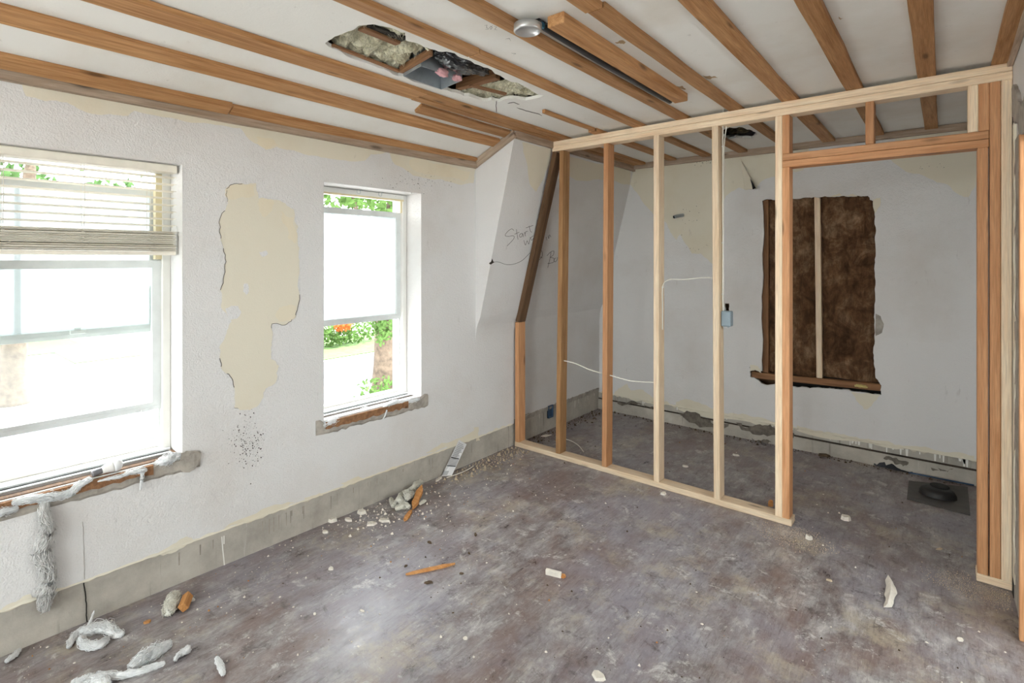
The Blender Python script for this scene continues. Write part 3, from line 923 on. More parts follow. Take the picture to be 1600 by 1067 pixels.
patch('peeled_patch', [(880, 240), (985, 268), (984, 289), (966, 285), (935, 280), (900, 282), (885, 272)], SW, CREAM, ws, .002, 3, .1, 77)
patch('peeled_patch', [(816, 222), (862, 232), (856, 262), (849, 280), (838, 300), (828, 288), (822, 250)], SW, CREAM, ws, .002, 3, .06, 78)
# dark nail marks in peels
bm = bmesh.new(); r = random.Random(15)
for cx_, cy_, sx, sy, cnt in ((1075, 345, 12, 22, 14), (1095, 385, 12, 4, 8), (1105, 254, 14, 3, 34), (1460, 262, 20, 4, 10)):
    for i in range(cnt):
        px, py = cx_ + r.gauss(0, 1) * sx, cy_ + r.gauss(0, 1) * sy
        s = r.uniform(.25, .7); bm.faces.new([bm.verts.new(BWp(px + s * math.cos(a), py + s * .8 * math.sin(a), .003)) for a in (0, 1.26, 2.5, 3.8, 5.0)])
o = frombm('nail_marks', bm, DIRT, wb); o['kind'] = 'stuff'
# curled flap of paint hanging from the peel
bm = bmesh.new()
a = onY(1158, 252, YB - .004); b_ = onY(1163, 296, YB - .006); c_ = onY(1182, 295, YB - .055); d_ = onY(1172, 278, YB - .035)
vs_ = [bm.verts.new(p) for p in (a, b_, c_, d_)]; v2 = [bm.verts.new(Vector(p) + Vector((.004, -.002, 0))) for p in (a, b_, c_, d_)]
bm.faces.new(vs_); bm.faces.new(v2)
for i in range(4): bm.faces.new((vs_[i], vs_[(i + 1) % 4], v2[(i + 1) % 4], v2[i]))
frombm('curled_paint_flap', bm, CREAM, wb)
patch('dark_tear', [(1172, 279), (1181, 294), (1176, 296)], BWp, BLACK, wb, .058, 1, .05, 80)
# pipe stub poking out of the back wall
p0 = onY(1064, 338, YB); stub = empty('pipe_stub', p0)
tag(stub, 'short dark pipe stub sticking out of the cream peeled wall', 'pipe')
own(tube('pipe', [p0 + Vector((.02, 0, .01)), p0 + Vector((-.01, -.05, 0)), p0 + Vector((-.03, -.085, -.01))], .016, METAL, None, 12, res=4), stub)
own(tube('pipe_mouth', [p0 + Vector((-.03, -.0855, -.01)), p0 + Vector((-.0303, -.0865, -.0102))], .012, BLACK, None, 12, res=1), stub)

# pencil note on the sloping wall
def cp(x, y): return (690 + x / 3.952, 180 + y / 3.952)
NOTE = [
 [(447, 712), (432, 702), (408, 718), (392, 742), (412, 748), (440, 744), (448, 752), (440, 770), (404, 808)],
 [(462, 704), (466, 735), (472, 768)], [(450, 735), (480, 722)],
 [(496, 728), (482, 738), (484, 752), (496, 748), (500, 730), (506, 752)],
 [(512, 722), (518, 748)], [(515, 732), (522, 718), (532, 716)],
 [(541, 682), (548, 715), (558, 722)], [(520, 696), (566, 680)],
 [(508, 772), (518, 802), (528, 774), (538, 796), (548, 752)], [(566, 744), (552, 756), (556, 772), (570, 760), (572, 775)],
 [(646, 752), (650, 772)], [(658, 742), (662, 762), (666, 738), (674, 752)],
 [(655, 942), (668, 890), (676, 846)], [(650, 868), (672, 846), (692, 838), (690, 862), (672, 878), (694, 884), (690, 908), (654, 916)],
 [(706, 880), (694, 892), (700, 906), (712, 894), (716, 876)],
 [(298, 912), (345, 905), (400, 922), (450, 918), (500, 895), (545, 850)], [(604, 892), (622, 868), (618, 838), (606, 842)], [(604, 892), (596, 882), (614, 876), (622, 882)]]
nt = []
bm = bmesh.new()
for st_ in NOTE:
    P = [Vector(cp(*q)) for q in st_]
    P = [Vector(p) for p in P]
    prev = None
    # smooth
    Q = []
    for i in range(len(P) - 1):
        p0 = P[max(i - 1, 0)]; p1 = P[i]; p2 = P[i + 1]; p3 = P[min(i + 2, len(P) - 1)]
        for k in range(5):
            t = k / 5
            Q.append(.5 * ((2 * p1) + (p2 - p0) * t + (2 * p0 - 5 * p1 + 4 * p2 - p3) * t * t + (3 * p1 - p0 - 3 * p2 + p3) * t ** 3))
    Q.append(P[-1])
    for i, p in enumerate(Q):
        d = Q[min(i + 1, len(Q) - 1)] - Q[max(i - 1, 0)]
        nr = Vector((-d.y, d.x)).normalized() * .30
        cur = (bm.verts.new(onS(p.x + nr.x, p.y + nr.y, .0016)), bm.verts.new(onS(p.x - nr.x, p.y - nr.y, .0016)))
        if prev: bm.faces.new((prev[0], cur[0], cur[1], prev[1]))
        prev = cur
o = frombm('pencil_note', bm, PENCIL, ws); o['label'] = 'handwritten pencil note reading Start wall in Ba'
patch('chipped_spot', [cp(292, 915), cp(305, 905), cp(312, 884), cp(318, 900), cp(325, 908), cp(305, 922)], lambda a, b, o_: onS(a, b, o_), DIRT, ws, .003, 1, .1, 3)

# ================================================================== STUD FRAME
PY = 3.307; D = .089; T = .038
fr = empty('stud_wall_frame', (-1.2, PY + D / 2, 0))
tag(fr, 'open wooden stud frame of a new partition with door opening', 'stud wall')
def X(px): return onY(px, 400, PY).x
def stud(xa, xb, z0, z1, mat, name='stud'):
    return timber(name, (xb + T / 2, PY + D / 2, z0), (xa + T / 2, PY + D / 2, z1), T, D, mat, fr, (1, 0, 0), .003)
ZT0, ZT1 = 2.347, 2.4235
timber('top_plate', (-2.318, PY + D / 2, ZT0 + .019), (.2485, PY + D / 2, ZT0 + .019), T, D, W_LIGHT, fr, (0, 0, 1), .002)
timber('top_plate', (-2.318, PY + D / 2, ZT1 - .0185), (.2485, PY + D / 2, ZT1 - .0185), T - .001, D, W_LIGHT, fr, (0, 0, 1), .002)
timber('bottom_plate', (-2.690, PY + D / 2, T / 2 + .001), (-.662, PY + D / 2, T / 2 + .001), T, D, W_LIGHT, fr, (0, 0, 1), .003)
timber('bottom_plate', (.124, PY + D / 2, T / 2 + .001), (.2485, PY + D / 2, T / 2 + .001), T, D, W_LIGHT, fr, (0, 0, 1), .003)
stud(-2.686, -2.686, T, 1.010, W_FIR, 'stud')
# raking stud following the slope
timber('raking_stud', (-2.664, PY + D / 2, 1.015), (-2.296, PY + D / 2, 2.345), T, D, W_DARK, fr, (1, 0, -.25), .003)
stud(X(874), X(868), T, ZT0, W_OLD)
stud(X(943), X(940), T, ZT0, W_FIR)
stud(X(1021), X(1021), T, ZT0, W_LIGHT)
stud(X(1112), X(1115), T, ZT0, W_LIGHT)
stud(X(1211), X(1211), T, ZT0, W_LIGHT)
stud(X(1222), X(1222), T, 2.046, W_FIR, 'trimmer')
stud(X(1222), X(1222), 2.124, ZT0, W_FIR, 'cripple')
stud(X(1352), X(1352), 2.124, ZT0, W_FIR, 'cripple')
stud(.093, .093, 2.124, ZT0, W_LIGHT, 'cripple')
stud(.1315, .1315, 2.124, ZT0, W_FIR, 'cripple')
stud(.1272, .1272, T, 2.046, W_FIR, 'trimmer')
stud(.1705, .1705, T, ZT0, W_FIR)
stud(.2100, .2100, T, ZT0, W_LIGHT)
timber('header', (X(1222), PY + D / 2, 2.065), (.1690, PY + D / 2, 2.065), T, D, W_FIR, fr, (0, 0, 1), .003)
timber('header', (X(1222), PY + D / 2, 2.1045), (.1690, PY + D / 2, 2.1045), T, D, W_FIR, fr, (0, 0, 1), .003)

# ================================================================== BACK WALL CAVITY
def lumpy_sheet(name, x0, x1, z0, z1, y, amp, mat, seed, nx=26, nz=60, lean=(0, 0)):
    bm = bmesh.new(); g = []
    for i in range(nx + 1):
        row = []
        for j in range(nz + 1):
            x = x0 + (x1 - x0) * i / nx; z = z0 + (z1 - z0) * j / nz
            x += (lean[0] * (1 - i / nx) + lean[1] * i / nx) * j / nz
            e = noise.fractal((x * 9 + seed, z * 5, seed), 1.0, 2.0, 5) * amp
            e += abs(noise.noise((x * 16 + seed, z * 8, 3))) * amp * .8
            ed = min(i, nx - i) / nx; e -= .022 * max(0, 1 - ed * 9)
            row.append(bm.verts.new((x, y - e, z)))
        g.append(row)
    for i in range(nx):
        for j in range(nz): bm.faces.new((g[i][j], g[i + 1][j], g[i + 1][j + 1], g[i][j + 1]))
    return frombm(name, bm, mat, None, True)
xa, xb, xc, xd = onY(1199, 450, YB).x, onY(1273, 450, YB).x, onY(1284, 450, YB).x, onY(1372, 450, YB).x
zlo, zhi = .30, 2.2
zlo = onY(1290, 612, YB).z; zhi = onY(1290, 300, YB).z
pA, pB = onY(1174, 584, YB), onY(1376, 610, YB)
cs3 = timber('cavity_sill', (pA.x, YB + .030, pA.z - .010), (pB.x, YB + .030, pB.z + .018), .05, .045, W_BROWN, None, (0, 0, 1))
tag(cs3, 'brown wood sill piece along the bottom of the wall hole', 'board')
def sill_top(x): return pA.z - .010 + (pB.z + .018 - pA.z + .010) * (x - pA.x) / (pB.x - pA.x) + .0245
xm = (xb + xc) / 2
b1 = tag(lumpy_sheet('insulation_batt', xa + .001, xm - .0168, max(sill_top(xa), sill_top(xm)) + .001, zhi, YB + .050, .022, BROWNINS, 3, lean=(0, -.016)), 'brown fibreglass batt left of the cavity stud in the wall hole', 'insulation', 'brown wall batts')
b2 = tag(lumpy_sheet('insulation_batt', xm + .0248, xd, max(sill_top(xm), sill_top(xd)) + .001, zhi, YB + .052, .026, BROWNINS, 17, lean=(-.016, 0)), 'brown fibreglass batt right of the cavity stud in the wall hole', 'insulation', 'brown wall batts')
cs = timber('cavity_stud', (xm + .004, YB + .052, sill_top(xm)), (xm - .012, YB + .052, zhi + .01), .040, .06, W_LIGHT)
tag(cs, 'pale narrow stud standing between the brown insulation batts', 'stud')
cs2 = timber('cavity_stud', (xa - .025, YB + .06, sill_top(xa - .025)), (xa - .025, YB + .06, zhi + .02), .05, .05, W_BROWN)
tag(cs2, 'dark brown old stud along the left edge of the wall hole', 'stud')
def blob(name, c, rx, ry, rz, mat, seed, amp=.35, fs=3.0, sub=3, parent=None, smooth=True):
    bm = bmesh.new(); bmesh.ops.create_icosphere(bm, subdivisions=sub, radius=1)
    for v_ in bm.verts:
        e = 1 + amp * noise.fractal(v_.co * fs + Vector((seed, seed * 2, 0)), 1.0, 2.0, 4)
        v_.co = Vector((c[0] + v_.co.x * rx * e, c[1] + v_.co.y * ry * e, c[2] + v_.co.z * rz * e))
    return frombm(name, bm, mat, parent, smooth)
YEL = mat_plain('yellow_foam', srgb(206, 186, 122), .9, var=.1, scale=40, bump=.5)
p = onY(1345, 606, YB)
tag(blob('foam_scrap', (p.x, YB + .012, p.z + .012), .045, .02, .014, YEL, 4), 'scrap of yellow foam on the sill of the wall hole', 'foam')
# torn plaster flakes around the hole
for k, P in enumerate([[(1172, 570), (1184, 572), (1190, 583), (1180, 578), (1172, 580)], [(1364, 312), (1376, 309), (1375, 322), (1367, 334)], [(1295, 308), (1312, 302), (1316, 306)], [(1318, 306), (1332, 303), (1340, 307)]]):
    patch('torn_flake', P, BWp, CREAM, wb, .008, 2, .1, 90 + k)

# ================================================================== CEILING HOLE CONTENTS
def on_c(px, py, z=ZC): return fl(px, py, z)
A = [fl(p[0], p[1], ZC) for p in CH1]
def inside(x, y, poly):
    c = False
    for i in range(len(poly)):
        a, b = poly[i], poly[i - 1]
        if (a.y > y) != (b.y > y) and x < (b.x - a.x) * (y - a.y) / (b.y - a.y) + a.x: c = not c
    return c
def shag(name, pxpoly, mat, seed, z0=.010, amp=.035, cell=.012, fib=900, flen=.025, ok=lambda x, y: True):
    poly = [fl(p[0], p[1], ZC) for p in pxpoly]
    x0, x1 = min(p.x for p in poly) - .03, max(p.x for p in poly) + .03
    y0, y1 = min(p.y for p in poly) - .03, max(p.y for p in poly) + .03
    nx, ny = int((x1 - x0) / cell) + 1, int((y1 - y0) / cell) + 1
    bm = bmesh.new(); g = {}
    def h(x, y): return ZC + .0195 + max(0, z0 + amp * (.35 + noise.fractal((x * 14 + seed, y * 14, seed), 1.0, 2.0, 5))) + .012 * abs(noise.noise((x * 40, y * 40, seed)))
    def near(x, y): return ok(x, y) and any(inside(x + a * .03, y + b * .03, poly) for a, b in ((0, 0), (1, 0), (-1, 0), (0, 1), (0, -1)))
    for i in range(nx):
        for j in range(ny):
            x, y = x0 + i * cell, y0 + j * cell
            if near(x, y): g[i, j] = bm.verts.new((x, y, h(x, y)))
    for i in range(nx - 1):
        for j in range(ny - 1):
            if all(q in g for q in ((i, j), (i + 1, j), (i + 1, j + 1), (i, j + 1))): bm.faces.new((g[i, j], g[i + 1, j], g[i + 1, j + 1], g[i, j + 1]))
    r = random.Random(seed)
    for k in range(fib):
        x, y = r.uniform(x0, x1), r.uniform(y0, y1)
        if not inside(x, y, poly) or not inside(x, y, A if pxpoly in (LEFT, RIGHT) else poly) or not ok(x, y): continue
        z = h(x, y); an = r.uniform(0, 6.28); L = r.uniform(.4, 1) * flen
        dx, dy, dz = math.cos(an) * L * .7, math.sin(an) * L * .7, -L * r.uniform(.1, .9)
        w = .0022
        bm.faces.new([bm.verts.new(q) for q in ((x - dy / L * w, y + dx / L * w, z), (x + dy / L * w, y - dx / L * w, z), (x + dx, y + dy, z + dz))])
    return frombm(name, bm, mat, None, False)
dA, dB, dC, dD = (fl(630, 119, ZC - .012), fl(689.5, 140, ZC - .012), fl(722, 126, ZC - .012), fl(658, 103, ZC - .012))
def brd(x): return dA.y + (dD.y - dA.y) * (x - dA.x) / (dD.x - dA.x) - .0108      # centre line of the board beside the duct
LEFT = [(506, 68), (545, 44), (590, 36), (640, 60), (690, 82), (660, 105), (628, 120), (565, 100)]
RIGHT = [(738, 140), (770, 112), (810, 128), (856, 150), (815, 160), (750, 160), (720, 148)]
tag(shag('ceiling_insulation', LEFT, BEIGEINS, 5, .002, .045, .010, 2600, .03, lambda x, y: y < brd(x) - .012), 'large clump of shredded beige wool in the torn ceiling hole', 'insulation')
tag(shag('ceiling_insulation', RIGHT, BEIGEINS, 9, .002, .036, .010, 1500, .03, lambda x, y: y > 2.104), 'smaller clump of shredded beige wool at the pointed end of the ceiling hole', 'insulation')
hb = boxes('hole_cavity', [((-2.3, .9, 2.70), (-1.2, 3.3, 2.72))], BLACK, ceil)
# laths across the hole
def lath(pa, pb, z, w, d, mat, label, wd=(0, 0, 1)):
    o_ = timber('wood_lath', fl(*pa, z), fl(*pb, z), w, d, mat, None, wd, .0015)
    return tag(o_, label, 'lath')
lath((563, 44), (622, 68), ZC + .012, .012, .035, W_BROWN, 'brown lath hanging at the near end of the ceiling hole', (0, 0, 1))
FELT = mat_plain('black_tar_felt', srgb(58, 54, 48), .9, var=.5, scale=60, bump=.8)
o = timber('felt_strip', fl(570, 41, ZC + .0245), fl(630, 62, ZC + .0245), .012, .06, FELT, None, (0, 0, 1), .001)
tag(o, 'strip of black tar felt beside the lath in the ceiling hole', 'felt')
lath((690, 142), (760, 158), ZC + .010, .012, .030, W_BROWN, 'lath along the lower edge of the ceiling hole by the metal duct', (0, 0, 1))
lath((735, 133), (790, 147), ZC + .014, .012, .025, W_BROWN, 'lath lying across the smaller clump of beige wool')
lath((519, 70.5), (624, 111.5), ZC + .011, .012, .018, W_BROWN, 'lath along the straight edge under the large beige wool clump')
o = timber('wood_lath', (-2.085, brd(-2.085), ZC + .018), (-1.80, brd(-1.80), ZC + .018), .034, .02, W_BROWN, None, (0, 0, 1), .0015)
tag(o, 'wide brown board between the large wool clump and the metal duct', 'lath')
lath((716, 133), (778, 116), ZC + .045, .05, .04, W_BROWN, 'dark brown joist crossing the ceiling hole behind the black bag')
# duct boot
def duct():
    bm = bmesh.new()
    lo = [dA, dB, dC, dD]
    cen = sum(lo, Vector()) / 4
    inn = [p + (cen - p).normalized() * .003 for p in lo]
    up = [p + Vector((0, 0, .15)) for p in lo]; upi = [p + Vector((0, 0, .15)) for p in inn]
    V = [[bm.verts.new(p) for p in L] for L in (lo, up, inn, upi)]
    for i in range(4):
        j = (i + 1) % 4
        bm.faces.new((V[0][i], V[0][j], V[1][j], V[1][i])); bm.faces.new((V[2][i], V[2][j], V[3][j], V[3][i])); bm.faces.new((V[0][i], V[0][j], V[2][j], V[2][i]))
    bm.faces.new(V[1])
    return frombm('duct_body', bm, METAL)
de = empty('duct_boot', (dA + dC) / 2)
tag(de, 'open galvanised sheet metal duct boot hanging in the ceiling hole', 'duct')
own(duct(), de)
q = []
for s in (.15, .5, .85):
    for a, b in ((dA, dD),):
        p = a.lerp(b, s) + Vector((-.001, -.001, .02))
        q.append(p)
for p in q: own(blob('rivet', p, .004, .004, .004, METAL, 1, 0, 1, 1), de)
# black bag and pink wool
cb = Vector((-1.800, 1.825, ZC + .02))
bm = bmesh.new(); bmesh.ops.create_icosphere(bm, subdivisions=5, radius=1)
for v_ in bm.verts:
    c0_ = v_.co.copy()
    e = 1 + .22 * noise.fractal(c0_ * 2.2, 1, 2, 4) + .16 * abs(noise.noise(c0_ * 5 + Vector((3, 1, 0)))) - .12 * abs(noise.noise((c0_.x * 11, c0_.y * 4, c0_.z * 9)))
    v_.co = Vector((max(dD.x + .0015, cb.x + c0_.x * .090 * e), cb.y + c0_.y * .155 * e, cb.z + .015 + c0_.z * .045 * e))
tag(frombm('plastic_bag', bm, BAG, None, True), 'crumpled shiny black plastic bag stuffed in the ceiling hole', 'bag')
tag(blob('pink_wool_scrap', dD.lerp(dC, .50) + Vector((0, 0, .004)), .022, .034, .02, PINK, 2, .5), 'pink wool scrap poking out of the duct under the black bag', 'insulation', 'pink wool scraps')
tag(blob('pink_wool_scrap', dD.lerp(dC, .86) + Vector((0, 0, .004)), .022, .026, .016, PINK, 6, .5), 'pink wool scrap at the far corner of the duct', 'insulation', 'pink wool scraps')
# small alcove ceiling hole: dark felt crumbs round the rim
tag(shag('ceiling_insulation', [(1130, 203), (1158, 198), (1182, 210), (1150, 217)], mat_insul('dark_wool', srgb(30, 26, 20), srgb(70, 60, 44), srgb(130, 116, 84), 20), 31, .012, .03, .011, 300, .03), 'dark torn wool in the small ceiling hole above the alcove', 'insulation')
p = fl(1144, 215, ZC - .004)
tag(blob('metal_scrap', p, .03, .012, .006, METAL, 3, .3), 'bit of metal hanging at the edge of the small ceiling hole', 'metal scrap')

# ================================================================== CEILING LIGHT BOX + CABLE
lp = fl(824, 50, ZC - .055)
lb = empty('ceiling_light_pan', lp)
tag(lb, 'round silver metal ceiling pan with a blue and black wire connector', 'light fixture')
def lathe(name, prof_, c, mat, seg=32):
    bm = bmesh.new(); rows = []
    for (r_, z_) in prof_:
        rows.append([bm.verts.new((c[0] + r_ * math.cos(2 * math.pi * k / seg), c[1] + r_ * math.sin(2 * math.pi * k / seg), c[2] + z_)) for k in range(seg)])
    for i in range(len(rows) - 1):
        for k in range(seg): bm.faces.new((rows[i][k], rows[i][(k + 1) % seg], rows[i + 1][(k + 1) % seg], rows[i + 1][k]))
    bm.faces.new(rows[0]); bm.faces.new(rows[-1])
    return frombm(name, bm, mat, None, True)
own(lathe('pan', [(.040, .0285), (.052, .028), (.053, .004), (.050, 0), (.044, -.001), (.042, .004), (.002, .005)], lp, ALU), lb)
own(boxes('mounting_lug', [((lp.x + .028, lp.y + .02, lp.z + .0), (lp.x + .044, lp.y + .036, lp.z + .036))], ALU, bev=.002), lb)
own(boxes('connector', [((lp.x + .020, lp.y + .035, lp.z + .022), (lp.x + .042, lp.y + .060, lp.z + .044))], BLUEPL, bev=.003), lb)
own(tube('wire', [lp + Vector((.03, .05, .035)), lp + Vector((.05, .065, .04)), lp + Vector((.07, .072, .03)), lp + Vector((.085, .08, .02))], .0035, BAG, None, 6), lb)
own(tube('wire', [lp + Vector((-.02, -.01, .03)), lp + Vector((-.01, .03, .045)), lp + Vector((.0, .04, .052))], .003, BAG, None, 6), lb)
bc = tube('black_cable', [(-1.205, 1.62, ZC - .014), (-1.212, 2.0, ZC - .016), (-1.208, 2.4, ZC - .020), (-1.215, 2.75, ZC - .016), (-1.216, 2.92, ZC - .012)], .016, mat_plain('black_rubber', (.03, .03, .032), .35, var=.3), None, 10)
tag(bc, 'thick black cable beside the short board on the ceiling', 'cable')

# ================================================================== CABLES, BOXES
sx5 = X(1114) + T
def cab(name, pts, label, r_=.0036):
    return tag(tube(name, pts, r_, CABLE, None, 8), label, 'cable')
cab('white_cable', [(sx5 + .020, PY + .02, 2.47), (sx5 + .012, PY + .035, 2.36), (sx5 + .006, PY + .05, 2.2), (sx5 + .005, PY + .05, 1.9), (sx5 + .006, PY + .052, 1.6), (sx5 + .005, PY + .05, 1.3), (sx5 + .008, PY + .05, 1.20)], 'white cable stapled down the stud to the grey box')
cab('white_cable', [(sx5 + .042, PY + .05, 2.46), (sx5 + .03, PY + .06, 2.38), (sx5 + .010, PY + .065, 2.24), (sx5 + .005, PY + .066, 2.0), (sx5 + .005, PY + .066, 1.5), (sx5 + .006, PY + .062, 1.20)], 'second white cable running down behind the stapled one to the grey box')
for z, wd_ in ((2.22, 'topmost'), (1.62, 'middle'), (1.30, 'lowest')):
    tag(boxes('cable_staple', [((sx5, PY + .044, z), (sx5 + .011, PY + .058, z + .008))], FRAMEW, bev=.001), wd_ + ' small white staple holding the cables on the stud above the grey box', 'staple')
s4 = X(1021) + T
cab('white_cable', [(s4 + .004, PY + .05, 1.05), (s4 + .004, PY + .05, 1.2), (s4 + .006, PY + .05, 1.34), (s4 + .05, PY + .05, 1.385), (s4 + .16, PY + .045, 1.39), (s4 + .28, PY + .045, 1.405), (sx5 - .03, PY + .045, 1.402)], 'white cable looping between the two pale studs')
tag(boxes('cable_staple', [((s4, PY + .044, 1.33), (s4 + .011, PY + .058, 1.338))], FRAMEW, bev=.001), 'white staple holding the looping cable on the pale stud', 'staple')
s2 = X(870) + T; s3 = X(942)
cab('white_cable', [(s2 - .005, PY + .045, .745), (s2 + .10, PY + .05, .735), (s2 + .22, PY + .05, .705), (s3 + .01, PY + .045, .69), (s3 + T + .03, PY + .045, .685), (s3 + T + .15, PY + .045, .672), (s3 + T + .26, PY + .045, .68), (X(1021) + .01, PY + .045, .69)], 'white cable drilled through three studs at knee height', .0042)
p = [fl(884, 686, .006), fl(893, 689, .006), fl(904, 696, .006), fl(912, 706, .006)]
cab('white_cable', p, 'short white cable end curling on the alcove floor behind the weathered stud', .004)
gb = boxes('junction_box', [((sx5 + .001, PY + .030, 1.105), (sx5 + .058, PY + .085, 1.200))], GREYBOX, bev=.005)
tag(gb, 'grey plastic electrical box screwed to the pale stud', 'electrical box')
gbc = boxes('box_opening', [((sx5 + .010, PY + .0295, 1.112), (sx5 + .05, PY + .0305, 1.193))], GREYBOX)
gbc.parent = gb
sc_ = boxes('box_tab', [((sx5 + .015, PY + .03, 1.098), (sx5 + .022, PY + .036, 1.106)), ((sx5 + .04, PY + .03, 1.098), (sx5 + .047, PY + .036, 1.106))], METAL); sc_.parent = gb
p = onW(861, 642, 0)
ob = boxes('outlet_box', [((p.x - .03, p.y - .05, p.z - .055), (p.x + .012, p.y - .042, p.z + .055)), ((p.x - .03, p.y + .012, p.z - .055), (p.x + .012, p.y + .02, p.z + .055)), ((p.x - .03, p.y - .05, p.z - .055), (p.x + .012, p.y + .02, p.z - .047)),
      ((p.x - .03, p.y - .05, p.z + .047), (p.x + .012, p.y + .02, p.z + .055)), ((p.x - .03, p.y - .05, p.z - .055), (p.x + .002, p.y + .02, p.z + .055))], BLUEBOX)
tag(ob, 'blue plastic outlet box set in the skirting behind the stud frame', 'electrical box')

# ================================================================== FLUFF AND DEBRIS
def fluff(name, pts, radii, label, seed, z_flat=True, mat=FLUFF, fibers=90, group=None, core=1.0):
    """ragged tuft of wool: noisy tube with stray fibres"""
    pts = [Vector(p) for p in pts]
    P, R = [], []
    res = 7
    for i in range(len(pts) - 1):
        p0 = pts[max(i - 1, 0)]; p1 = pts[i]; p2 = pts[i + 1]; p3 = pts[min(i + 2, len(pts) - 1)]
        for k in range(res):
            t = k / res
            P.append(.5 * ((2 * p1) + (p2 - p0) * t + (2 * p0 - 5 * p1 + 4 * p2 - p3) * t * t + (3 * p1 - p0 - 3 * p2 + p3) * t ** 3))
            R.append(radii[i] * (1 - t) + radii[i + 1] * t)
    P.append(pts[-1]); R.append(radii[-1] * .5)
    R[0] *= .5
    bm = bmesh.new(); rings = []; seg = 12
    r = random.Random(seed)
    fr_ = []
    for i, p in enumerate(P):
        d = P[min(i + 1, len(P) - 1)] - P[max(i - 1, 0)]
        if d.length < 1e-6: d = Vector((1, 0, 0))
        d.normalize()
        a = d.cross(Vector((0, 0, 1)))
        if a.length < .1: a = d.cross(Vector((0, 1, 0)))
        a.normalize(); b = a.cross(d)
        fr_.append((a, b, d))
        ring = []
        for k in range(seg):
            an = 2 * math.pi * k / seg
            o_ = a * math.cos(an) + b * math.sin(an)
            e = .70 * core * (1 + .38 * noise.fractal((p + o_ * R[i]) * 55 + Vector((seed, 0, 0)), 1, 2, 4))
            ring.append(bm.verts.new(p + o_ * R[i] * e))
        rings.append(ring)
    for i in range(len(rings) - 1):
        for k in range(seg): bm.faces.new((rings[i][k], rings[i][(k + 1) % seg], rings[i + 1][(k + 1) % seg], rings[i + 1][k]))
    bm.faces.new(rings[0]); bm.faces.new(rings[-1])
    # strands drifting along the tuft
    for k in range(int(fibers * 3.6)):
        n0 = r.randrange(len(P)); ln = r.randint(4, max(5, len(P) // 2)); sgn = r.choice((-1, 1))
        s0 = r.random() * 90; w = r.uniform(.0005, .0016); an = r.uniform(0, 6.28); amp_ = r.uniform(.6, 1.15)
        prev = None
        for q in range(ln):
            i = n0 + sgn * q
            if i < 0 or i >= len(P): break
            a, b, d = fr_[i]
            an += noise.noise((s0, q * .45, 0)) * 1.1
            rad = R[i] * amp_ * (.75 + .6 * noise.noise((s0, q * .4, 5)))
            c = P[i] + (a * math.cos(an) + b * math.sin(an)) * rad + d * noise.noise((s0, q * .5, 9)) * R[i] * .5
            tp = w * (1 if q < ln - 2 else .35)
            cur = [bm.verts.new(c + a * tp), bm.verts.new(c + b * tp - a * tp * .5), bm.verts.new(c - b * tp - a * tp * .5)]
            if prev:
                for m_ in range(3): bm.faces.new((prev[m_], prev[(m_ + 1) % 3], cur[(m_ + 1) % 3], cur[m_]))
            prev = cur
    if z_flat:
        for v_ in bm.verts:
            if v_.co.z < .001: v_.co.z = .001
    return tag(frombm(name, bm, mat, None, True), label, 'wool', group)

def W_(px, py, n): return onW(px, py, n)
# wool on the wide window's sill
fluff('wool_tuft', [W_(-25, 812, .006), W_(5, 798, .004), W_(30, 792, .01)], [.022, .026, .014], 'white wool tuft at the far left end of the wide sill', 1, False)
fluff('wool_tuft', [W_(18, 786, .014), W_(45, 780, .014), W_(80, 776, .016), (W_(108, 770, .016)), W_(125, 757, .014), W_(145, 748, .014)], [.010, .018, .020, .019, .016, .008], 'long white wool strand lying along the middle of the torn sill by the bulb', 2, False, fibers=120)
fluff('wool_tuft', [W_(150, 752, .012), W_(185, 744, .012), W_(205, 738, .014), W_(222, 735, .014), W_(229, 733, .010)], [.006, .012, .011, .016, .009], 'thin white wool strand right of the bulb on the torn sill', 3, False)
fluff('wool_tuft', [W_(238, 729, -.008), W_(256, 722, -.006), W_(272, 715, -.008), W_(285, 710, -.012)], [.014, .030, .026, .012], 'plump white wool clump at the right end of the wide sill', 4, False, fibers=140)
fluff('wool_tuft', [W_(222, 736, .016), W_(222, 748, .020), W_(219, 766, .016)], [.010, .007, .003], 'small wisp of wool hanging below the torn sill', 5, False)
fluff('wool_tuft', [W_(70, 780, .014), W_(70, 800, .022), W_(74, 830, .026), W_(66, 862, .022), W_(76, 895, .020), W_(72, 930, .016), W_(70, 955, .012)], [.013, .018, .026, .030, .027, .030, .016], 'long veil of grey-white wool hanging from the sill down the wall', 6, False, mat_wool('dusty_wool', srgb(236, 233, 230)), 260, core=.45)
# wool on the narrow window's sill
fluff('wool_tuft', [W_(503, 664, .0), W_(516, 659, .004), W_(531, 655, .0)], [.016, .026, .012], 'white wool clump at the left end of the narrow window sill', 7, False, fibers=100)
fluff('wool_tuft', [W_(598, 638, .006), W_(612, 631, -.006), W_(630, 628, -.006), W_(650, 625, -.008), W_(660, 622, -.010)], [.012, .022, .020, .022, .012], 'white wool clump at the right end of the narrow window sill', 8, False, fibers=100)
fluff('wool_tuft', [W_(562, 640, -.06), W_(572, 638, -.055), W_(578, 640, -.05)], [.008, .014, .008], 'small white wool lump by the latch of the narrow window sill', 9, False)
fluff('wool_tuft', [W_(604, 640, .014), W_(602, 648, .016), W_(598, 655, .014)], [.007, .005, .002], 'tiny wool wisp hanging over the orange sill wood', 10, False, fibers=20)

